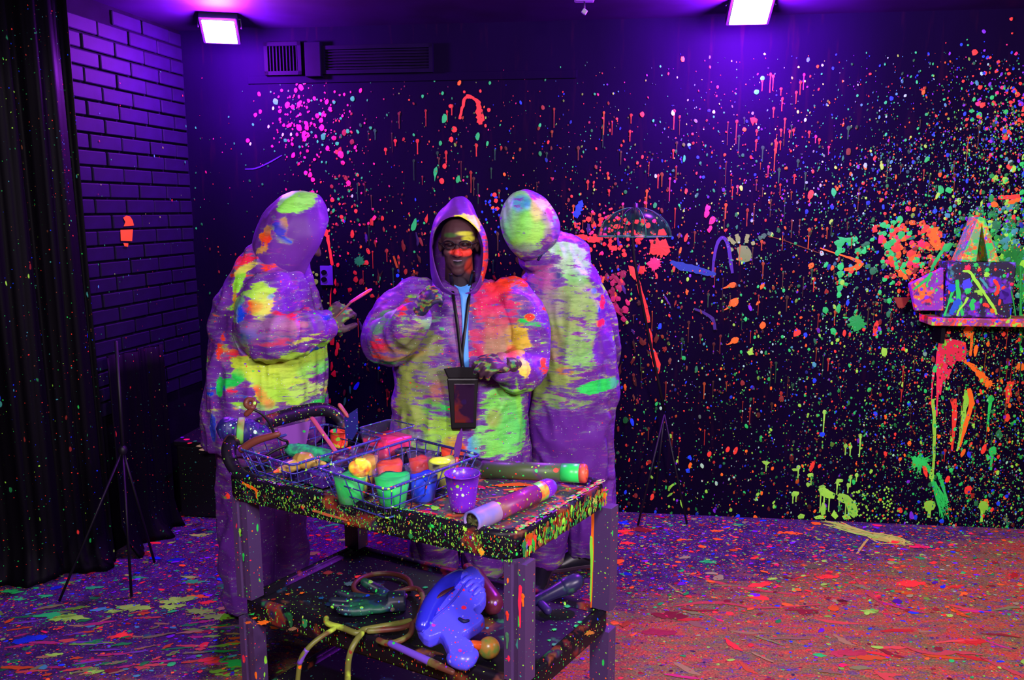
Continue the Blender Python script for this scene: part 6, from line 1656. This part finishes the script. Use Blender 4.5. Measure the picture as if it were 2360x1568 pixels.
adopt(mesh_obj('wire_arm', *tube([at_y(583, 944, 2.37), at_y(600, 952, 2.375), at_y(616, 968, 2.385), at_y(626, 985, 2.395), at_y(634, 1002, 2.40), at_y(650, 1014, 2.40), at_y(662, 1018, 2.41), rA + V((-.01, 0, .0))], .0042, 8, 4), M_POLE), t)
M_BRN = speck_mat('brown_rubber', (.13, .03, .02), ((70, .36, 2.2),), [DR, YG, VI], .45)
adopt(mesh_obj('loop_handle', *tube([at_y(568, 955, 2.37), at_y(580, 943, 2.37), at_y(586, 930, 2.375), at_y(583, 922, 2.38), at_y(573, 921, 2.38), at_y(567, 930, 2.375), at_y(572, 938, 2.37), at_y(582, 940, 2.368)], .0085, 10, 4, round_cap=True), M_BRN), t)
adopt(mesh_obj('grip', *tube([at_y(558, 1036, 2.40), at_y(590, 1016, 2.40), at_y(640, 1001, 2.40)], [.012, .013, .010], 10, 4, round_cap=True), M_BRN), t)
adopt(mesh_obj('brace_wire', *tube([at_y(612, 1052, 2.38), at_y(634, 1038, 2.39), at_y(662, 1026, 2.405)], .005, 8, 3), M_POLE), t)
# cream bottles
M_CREAM = flat_mat('cream_bottle', (.48, .36, .07), .35, .2, .5, c2=(.36, .18, .04), scale=16)
def bottle(label, a, b, r, tip=None):
    t = thing('squeeze_bottle', label, 'bottle', tuple(a), 'squeeze bottles in the left basket')
    a, b = V(a), V(b); d = (b - a)
    adopt(mesh_obj('body', *tube([a, a + d * .12, a + d * .6, a + d * .78, b], [r * .85, r, r, r * .62, r * .55], 18, 3, round_cap=True), M_CREAM), t)
    adopt(mesh_obj('nozzle', *tube([b, b + d.normalized() * r * 1.1], [r * .42, r * .22], 12, round_cap=True), flat_mat('orange_nozzle', tip or (.9, .12, .03), .4, .2)), t)
bottle('cream squeeze bottle with an orange tip lying in the left basket', at_z(698, 1066, .932), at_z(645, 1084, .930), .018)
bottle('fatter cream squeeze bottle lying behind the first one', at_z(690, 1060, .943), at_z(728, 1066, .938), .026, (.45, .3, .06))
# dark violet tray liner and boxes low in the left basket
t = thing('violet_box', 'violet speckled plastic box low in the front of the left basket', 'box', tuple(at_z(690, 1110, ZT)))
M_VBOX = speck_mat('violet_speckled', (.07, .02, .26), ((60, .44, 1.4), (140, .44, 1.3)), [(.6, .85, .7), G, YG, (.6, .85, .7), VI, HP], .35)
adopt(bevel_mod(mesh_obj('case', *box((-.625, 2.40, ZT + .026), (.21, .085, .036), Matrix.Rotation(math.radians(-38), 3, 'Z')), M_VBOX, None, False), .004), t)
adopt(bevel_mod(mesh_obj('lid', *box((-.625, 2.40, ZT + .047), (.216, .09, .007), Matrix.Rotation(math.radians(-38), 3, 'Z')), M_VBOX, None, False), .002), t)
# navy cloth bundle with strap at the left end
bc_ = at_z(558, 994, .985); 
t = thing('cloth_bundle', 'navy rolled bundle tied with a green-yellow strap, at the far left of the cart', 'bundle', tuple(bc_))
ua = V((.93, .25, -.10)).normalized(); qb = ua.to_track_quat('X', 'Z').to_matrix()
bun = fused('roll', [ellipsoid(bc_ + ua * .0, (.062, .045, .040), 20, 14, qb), ellipsoid(bc_ - ua * .042 + V((0, 0, .004)), (.034, .04, .040), 16, 12, qb), ellipsoid(bc_ + ua * .048 - V((0, 0, .006)), (.04, .036, .026), 16, 12, qb)], .004, 3, speck_mat('navy_cloth', (.015, .012, .13), ((50, .36, 2.0), (120, .4, 1.8)), [TE, (.6, .85, .7), G, VI], .5))
cloth_folds(bun.data, .003, 2.0, 30); adopt(bun, t)
sring = []
for i in range(21):
    a = 2 * PI * i / 20; sring.append(bc_ - ua * .004 + qb @ V((0, .0475 * math.cos(a), .0425 * math.sin(a))))
adopt(mesh_obj('strap', *tube(sring, .0115, 8, flat=.25, up=tuple(qb @ V((0, 1, 0)))), flat_mat('green_yellow_strap', (.10, .50, .08), .6, .3, c2=(.30, .20, .04), scale=18)), t)
# pointed spatula in the near basket
ys = 2.37
t = thing('palette_knife', 'pointed violet spatula with a red edge standing in the near basket', 'knife', tuple(at_y(1050, 1040, ys)))
adopt(bevel_mod(mesh_obj('blade', *plate([(1064, 987), (1067, 1000), (1064, 1030), (1056, 1062), (1046, 1062), (1047, 1030), (1054, 1004)], ys, ys + .005), speck_mat('violet_spatula', (.10, .02, .20), ((60, .3, 2.2),), [HP, RE], .4), None, False), .0015), t)
adopt(mesh_obj('handle', *tube([at_y(1052, 1058, ys + .002), at_y(1049, 1094, ys - .01)], [.008, .009], 10, round_cap=True), paint_mat('red_handle', (.8, .05, .05))), t)
t = thing('paint_disc', 'small red-orange disc leaning at the back of the near basket', 'disc', tuple(at_y(1030, 1042, 2.47)))
adopt(bevel_mod(mesh_obj('disc', *plate([(1016, 1030), (1042, 1033), (1046, 1048), (1036, 1056), (1018, 1052)], 2.46, 2.468), paint_mat('red_orange_lid', (.95, .08, .02)), None, False), .002), t)

# ------------------------------------------------------------------ two cardboard tubes on the tray
M_GT = speck_mat('dark_green_tube', (.055, .085, .03), ((36, .34, 2.0), (100, .4, 1.7)), [G, DG, RE, (.2, .04, .02), VI, YG], .45, blotch=([(.05, .08, .03), (.08, .03, .10), (.05, .10, .03)], 7, .48))
a, b = at_z(1112, 1082, .888), at_z(1352, 1092, .905)
t = thing('cardboard_tube', 'dark green tube ending in bright green and red paint, on the back of the tray', 'tube', tuple(a), 'cardboard tubes on the cart')
d = b - a
adopt(mesh_obj('tube_body', *tube([a, a + d * .78], [.028, .028], 24), M_GT), t)
vs, fs = tube([a + d * .77, a + d * .86, a + d * .95], [.0288, .0290, .0288], 24)
adopt(mesh_obj('green_coat', vs, fs, flat_mat('bright_green_coat', (.03, .80, .12), .35, .25, .5, bump_s=.3)), t)
dn = d.normalized()
adopt(mesh_obj('red_end', *tube([a + d * .94, a + d * .985, b], [.0290, .0292, .026], 24), flat_mat('pink_red_end', (.90, .05, .06), .4, .3, .4, c2=(.6, .12, .06), scale=40)), t)
adopt(mesh_obj('end_plug', *tube([b - dn * .002, b + dn * .004], [.019, .013], 16), paint_mat('orange_plug', (.7, .1, .03))), t)
M_PT = speck_mat('plum_tube', (.20, .014, .16), ((34, .30, 2.4), (100, .36, 2.0)), [(.4, .25, .05), YG, HP, VI, OR], .4, blotch=([(.22, .015, .18), (.18, .03, .05), (.20, .014, .18), (.22, .08, .03)], 8, .50))
a, b = at_z(1086, 1204, .890), at_z(1264, 1124, .890)
d = b - a; dn = d.normalized()
t = thing('cardboard_tube', 'plum tube with pale blue collar and violet cap near the tray corner', 'tube', tuple(a), 'cardboard tubes on the cart')
adopt(mesh_obj('tube_body', *tube([a + d * .26, a + d * .92], [.0275, .0275], 24), M_PT), t)
sh_ = []
for k, r in ((.28, .0290), (.02, .0292), (.0, .0292), (.0, .0235), (.24, .0235)): sh_.append((a + d * k, r))
def ringat(c, ax, r, seg=24):
    ax = V(ax).normalized(); u_ = ax.orthogonal().normalized(); w_ = ax.cross(u_)
    return [V(c) + u_ * (r * math.cos(2 * PI * j / seg)) + w_ * (r * math.sin(2 * PI * j / seg)) for j in range(seg)]
adopt(mesh_obj('collar', *loft([ringat(c_, dn, r_) for c_, r_ in sh_], True, False), flat_mat('pale_blue_collar', (.10, .14, .60), .45, .2, .4, c2=(.32, .20, .36), scale=11)), t)
adopt(mesh_obj('paper_core', *loft([ringat(a + d * .02, dn, .0234), ringat(a + d * .02, dn, .016), ringat(a + d * .035, dn, .010)], True, True), flat_mat('olive_core', (.10, .12, .03), .8, .6, scale=60)), t)
adopt(mesh_obj('band', *loft([ringat(a + d * .80, dn, .0279), ringat(a + d * .93, dn, .0282)], True, False), flat_mat('orange_green_band', (.85, .12, .03), .4, c2=(.15, .75, .08), scale=30)), t)
adopt(mesh_obj('cap', *tube([a + d * .91, a + d * 1.0], [.0286, .027], 24, round_cap=True), flat_mat('violet_cap', (.20, .02, .65), .3, .2, .5)), t)

# ------------------------------------------------------------------ lower shelf: hoses, toys
ZS = .4555
def hpts(pts, z=.0): return [at_z(x, y, ZS + z) for x, y in pts]
M_HOSE = speck_mat('grubby_hose', (.10, .028, .018), ((60, .34, 2.0),), [DR, (.2, .3, .05), VI, BR], .45, blotch=([(.10, .03, .02), (.16, .18, .04), (.12, .03, .02)], 9, .5))
M_HOSE2 = speck_mat('olive_hose', (.14, .15, .03), ((60, .36, 2.0),), [DR, YG, OR], .4, blotch=([(.14, .15, .03), (.45, .65, .06), (.14, .08, .03)], 8, .5))
t = thing('coiled_hose', 'brown thin hose coiled on the middle shelf of the cart', 'hose', tuple(at_z(880, 1350, ZS)), 'hoses on the middle shelf')
loop1 = [(949, 1356), (940, 1336), (910, 1324), (870, 1323), (835, 1332), (816, 1348), (820, 1364), (845, 1374), (880, 1374), (915, 1366), (945, 1357), (965, 1360), (975, 1378), (970, 1405), (958, 1432), (930, 1447), (890, 1452), (850, 1455)]
zz = [.008 + .016 * (i > 9) * min(1, (i - 9) / 3) for i in range(len(loop1))]
adopt(mesh_obj('hose_coil', *tube([at_z(x, y, ZS + .004 + z) for (x, y), z in zip(loop1, zz)], .0085, 10, 4, round_cap=True), M_HOSE), t)
adopt(mesh_obj('pale_section', *tube(hpts([(934, 1374), (918, 1392), (904, 1405)], .011), .0085, 10, 3, round_cap=True), speck_mat('grey_hose', (.13, .12, .08), ((60, .4, 2),), [G, VI], .5)), t)
t = thing('hanging_hose', 'olive hose running across the middle shelf and hanging over its front edge', 'hose', tuple(at_z(800, 1450, ZS)), 'hoses on the middle shelf')
edge = lambda u, dv, z: C(u, -.035 - dv, z)
adopt(mesh_obj('hose', *tube([at_z(752, 1426, ZS + .03), at_z(756, 1438, ZS + .032), at_z(790, 1448, ZS + .034), at_z(822, 1460, ZS + .034), at_z(838, 1452, ZS + .03), at_z(870, 1446, ZS + .03), at_z(905, 1440, ZS + .025), at_z(945, 1432, ZS + .02)], .0088, 10, 4, round_cap=True), M_HOSE2), t)
a0 = at_z(834, 1460, ZS + .032)
adopt(mesh_obj('hanging_end', *tube([a0, at_y(820, 1478, a0.y - .03), at_y(808, 1502, a0.y - .05), at_y(802, 1535, a0.y - .055), at_y(801, 1590, a0.y - .055)], .0088, 10, 4, round_cap=True), M_HOSE2), t)
b0 = at_z(770, 1450, ZS + .030)
t = thing('hanging_hose', 'thin hose with violet tape hanging over the left of the middle shelf front', 'hose', tuple(b0), 'hoses on the middle shelf')
adopt(mesh_obj('hose', *tube([b0, at_y(735, 1472, b0.y - .04), at_y(708, 1497, b0.y - .06), at_y(692, 1524, b0.y - .065), at_y(685, 1580, b0.y - .065)], .0072, 10, 4, round_cap=True), M_HOSE2), t)
adopt(mesh_obj('violet_tape', *tube([at_y(708, 1497, b0.y - .06), at_y(698, 1512, b0.y - .063), at_y(690, 1530, b0.y - .065)], .0082, 10, 3), flat_mat('violet_tape', (.16, .06, .50), .4, .3)), t)
t = thing('red_hose', 'dull red hose curving in front of the coil on the middle shelf', 'hose', tuple(at_z(920, 1470, ZS)), 'hoses on the middle shelf')
adopt(mesh_obj('hose', *tube([at_z(950, 1440, ZS + .03), at_z(946, 1462, ZS + .03), at_z(925, 1476, ZS + .03), at_z(895, 1484, ZS + .028), at_z(872, 1476, ZS + .028)], .0085, 10, 4, round_cap=True), M_HOSE), t)
a, b = at_z(900, 1484, ZS + .038), at_z(1004, 1532, ZS + .030)
t = thing('violet_tube', 'slim violet plastic tube lying along the front of the middle shelf', 'tube', tuple(a))
adopt(mesh_obj('tube_body', *tube([a, a * .1 + b * .9], [.0095, .0105], 14, 0, round_cap=True), speck_mat('violet_plastic_tube', (.14, .06, .55), ((50, .36, 2),), [HP, RE, G], .35)), t)
adopt(mesh_obj('tip', *tube([a * .12 + b * .88, b, b + (b - a) * .35], [.011, .011, .008], 14, 0, round_cap=True), M_HOSE), t)
# black cloth-like glove heap under the hose
gc = at_z(845, 1400, ZS + .01)
t = thing('rubber_glove', 'crumpled dark speckled glove under the coiled hose', 'glove', tuple(gc))
g_ = fused('glove', hand(gc + V((.09, .02, .004)), (-1, -.12, 0), (0, 0, 1), .22, (.1, .05, .1, .15), 1, .2, 1.3) + [ellipsoid(gc + V((.05, .02, .012)), (.06, .045, .016), 16, 10)], .004, 3, speck_mat('dark_glove', (.008, .012, .03), ((40, .36, 2.0), (110, .38, 1.8)), [G, TE, YG, BL, G], .45, blotch=([(.01, .05, .03), (.01, .03, .09), (.01, .08, .05)], 12, .50)))
a_ = verts_np(g_.data); a_[:, 2] = np.maximum(a_[:, 2], ZS + .001); set_verts(g_.data, a_)
adopt(g_, t)
# blue toy water blaster
out = [(680, 320), (720, 345), (760, 310), (800, 305), (850, 335), (875, 375), (915, 420), (905, 455), (860, 490), (905, 510), (930, 570), (925, 630), (880, 690), (820, 730), (815, 750), (850, 790), (905, 800), (915, 830), (880, 880), (820, 920), (760, 960), (700, 985), (700, 1010), (745, 1040), (800, 1080), (820, 1120), (810, 1170), (770, 1210), (700, 1235), (620, 1220), (570, 1190), (555, 1120), (530, 1070), (510, 1020), (480, 985), (420, 1010), (370, 1030), (320, 1010), (270, 940), (245, 850), (260, 770), (310, 700), (350, 650), (380, 560), (450, 480), (540, 410), (620, 350)]
out = [(900 + x / 4.214, 1240 + y / 4.214) for x, y in out]
B0 = at_z(1065, 1512, ZS + .045); T0 = at_z(1090, 1318, ZS + .150)
T0 = V((T0.x, T0.y, T0.z)); up_ = (T0 - B0).normalized(); nrm = V((up_.y * 0 + 0, -up_.z, up_.y)).normalized()
if nrm.z < 0: nrm = -nrm
def tp(x, y): return at_plane(x, y, B0, nrm)
th_ = .024
def slab(pts, t0, t1, ins=.0):
    P3 = [tp(x, y) for x, y in pts]; cen = sum(P3, V()) / len(P3)
    r0 = [cen + (p - cen) * (1 - ins) + nrm * t0 for p in P3]; r1 = [p + nrm * (t0 * .55) for p in P3]; r2 = [p + nrm * (t1 * .55) for p in P3]; r3 = [cen + (p - cen) * (1 - ins) + nrm * t1 for p in P3]
    # fan-free caps: use ngon
    vs = r0 + r1 + r2 + r3; n = len(pts); fs = []
    for k in range(3):
        for j in range(n): fs.append((k * n + j, k * n + (j + 1) % n, (k + 1) * n + (j + 1) % n, (k + 1) * n + j))
    fs.append(tuple(range(n))[::-1]); fs.append(tuple(range(3 * n, 4 * n)))
    return vs, fs
t = thing('water_blaster', 'blue toy water blaster specked pink, propped on the middle shelf', 'toy', tuple(B0))
M_TOY = speck_mat('blue_toy_plastic', (.085, .075, 1.0), ((38, .30, 2.2), (120, .34, 1.6)), [HP, (.5, .03, .5), HP, (.4, .3, 1)], .3, spec=.5)
tank = [(1018, 1335), (1060, 1322), (1075, 1345), (1062, 1380), (1025, 1415), (995, 1428), (972, 1425), (963, 1440), (962, 1460), (975, 1480), (983, 1450), (1000, 1420)]
bodyT = fused('body', [slab(out, -th_, th_, .06)], .003, 2, M_TOY); adopt(bodyT, t)
def P_on(x, y, h): return tp(x, y) + nrm * h
adopt(fused('tank', [tube([P_on(975, 1455, .022), P_on(995, 1410, .028), P_on(1030, 1365, .028), P_on(1062, 1335, .02)], [.022, .026, .026, .016], 18, 4, round_cap=True)], .004, 2, speck_mat('deep_blue_tank', (.02, .02, .55), ((45, .32, 2.2),), [HP, VI, TE], .25, spec=.6)), t)
adopt(mesh_obj('side_vent', *tube([P_on(998, 1410, .046), P_on(1020, 1396, .048), P_on(1046, 1380, .046)], [.006, .010, .004], 10, 3, flat=.4, round_cap=True), flat_mat('dark_red_slot', (.06, .01, .03), .5, .3)), t)
adopt(mesh_obj('trigger', *tube([P_on(1060, 1442, .026), P_on(1070, 1448, .026), P_on(1080, 1446, .026)], [.005, .006, .004], 10, 3, round_cap=True), flat_mat('dark_trigger', (.01, .01, .10), .5, .3)), t)
for k in range(5):
    x, y = 1078 + k * 9, 1328 + k * 9
    adopt(mesh_obj('pump_rib', *tube([P_on(x, y, .006), P_on(x - 8, y + 10, .026), P_on(x - 20, y + 22, .026)], [.007, .009, .006], 9, 3, round_cap=True), M_TOY), t)
adopt(mesh_obj('seam', *tube([P_on(x, y, .0245) for x, y in ((975, 1470), (1000, 1440), (1035, 1410), (1065, 1372), (1075, 1348))], .0035, 7, 3, round_cap=True), flat_mat('toy_seam', (.05, .04, .70), .4, .2)), t)
adopt(mesh_obj('grip_cap', *tube([P_on(1048, 1518, .0), P_on(1072, 1522, .0), P_on(1088, 1510, .0)], [.024, .028, .020], 14, 3, round_cap=True), M_TOY), t)
adopt(mesh_obj('rest_block', *box(V((T0.x, T0.y + .01, (ZS + T0.z - .04) / 2)), (.05, .04, max(.02, T0.z - .045 - ZS))), M_BLACK, None, False), t)
# orange ball-shaped bottle beside its grip
c = at_z(1127, 1494, ZS + .030)
t = thing('orange_ball_bottle', 'orange round bottle smeared green, right of the blue toy grip', 'bottle', tuple(c - V((0, 0, .03))))
adopt(mesh_obj('ball', *ellipsoid(c, (.031, .030, .031), 22, 16), flat_mat('orange_green_ball', (1.0, .16, .02), .3, .2, .5, c2=(.18, .30, .05), scale=22)), t)
adopt(mesh_obj('neck', *tube([c + V((-.022, -.004, .008)), c + V((-.046, -.010, .016))], [.014, .012], 12, round_cap=True), paint_mat('orange_neck', (.95, .12, .02))), t)
# maroon canister and dark spray gun behind
c0, c1 = at_z(1135, 1392, ZS + .035), at_z(1092, 1330, ZS + .060)
t = thing('maroon_canister', 'maroon speckled canister behind the blue toy', 'canister', tuple(c0))
adopt(mesh_obj('can', *tube([c0, c1], [.036, .034], 22, round_cap=True), speck_mat('maroon_plastic', (.10, .010, .03), ((50, .38, 1.8),), [OR, YG, (.4, .1, .02), VI], .3, spec=.5)), t)
adopt(mesh_obj('neck', *tube([c1, c1 + (c1 - c0).normalized() * .05], [.022, .018], 16, round_cap=True), speck_mat('brown_cap', (.16, .04, .02), ((60, .4, 1.8),), [YG, OR, RE], .4)), t)
n0, n1 = at_z(1238, 1385, ZS + .03), at_z(1306, 1352, ZS + .065)
t = thing('spray_gun', 'dark spray gun with a blunt muzzle poking past the right post of the cart', 'toy', tuple(n0))
M_DGUN = speck_mat('dark_gun_plastic', (.02, .015, .07), ((50, .36, 2),), [TE, G, VI, (.3, .4, .6)], .35, blotch=([(.02, .015, .07), (.03, .10, .06), (.02, .02, .12)], 14, .52))
adopt(mesh_obj('barrel', *tube([n0, n0 * .5 + n1 * .5, n1], [.018, .020, .028], 18, 3, round_cap=True), M_DGUN), t)
adopt(mesh_obj('muzzle', *tube([n1, n1 + (n1 - n0).normalized() * .035], [.030, .026], 18, round_cap=True), M_DGUN), t)
adopt(mesh_obj('grip', *tube([n0 + V((.004, 0, 0)), at_z(1262, 1408, ZS + .016)], [.015, .014], 12, round_cap=True), flat_mat('violet_grip', (.04, .02, .14), .4, .3)), t)
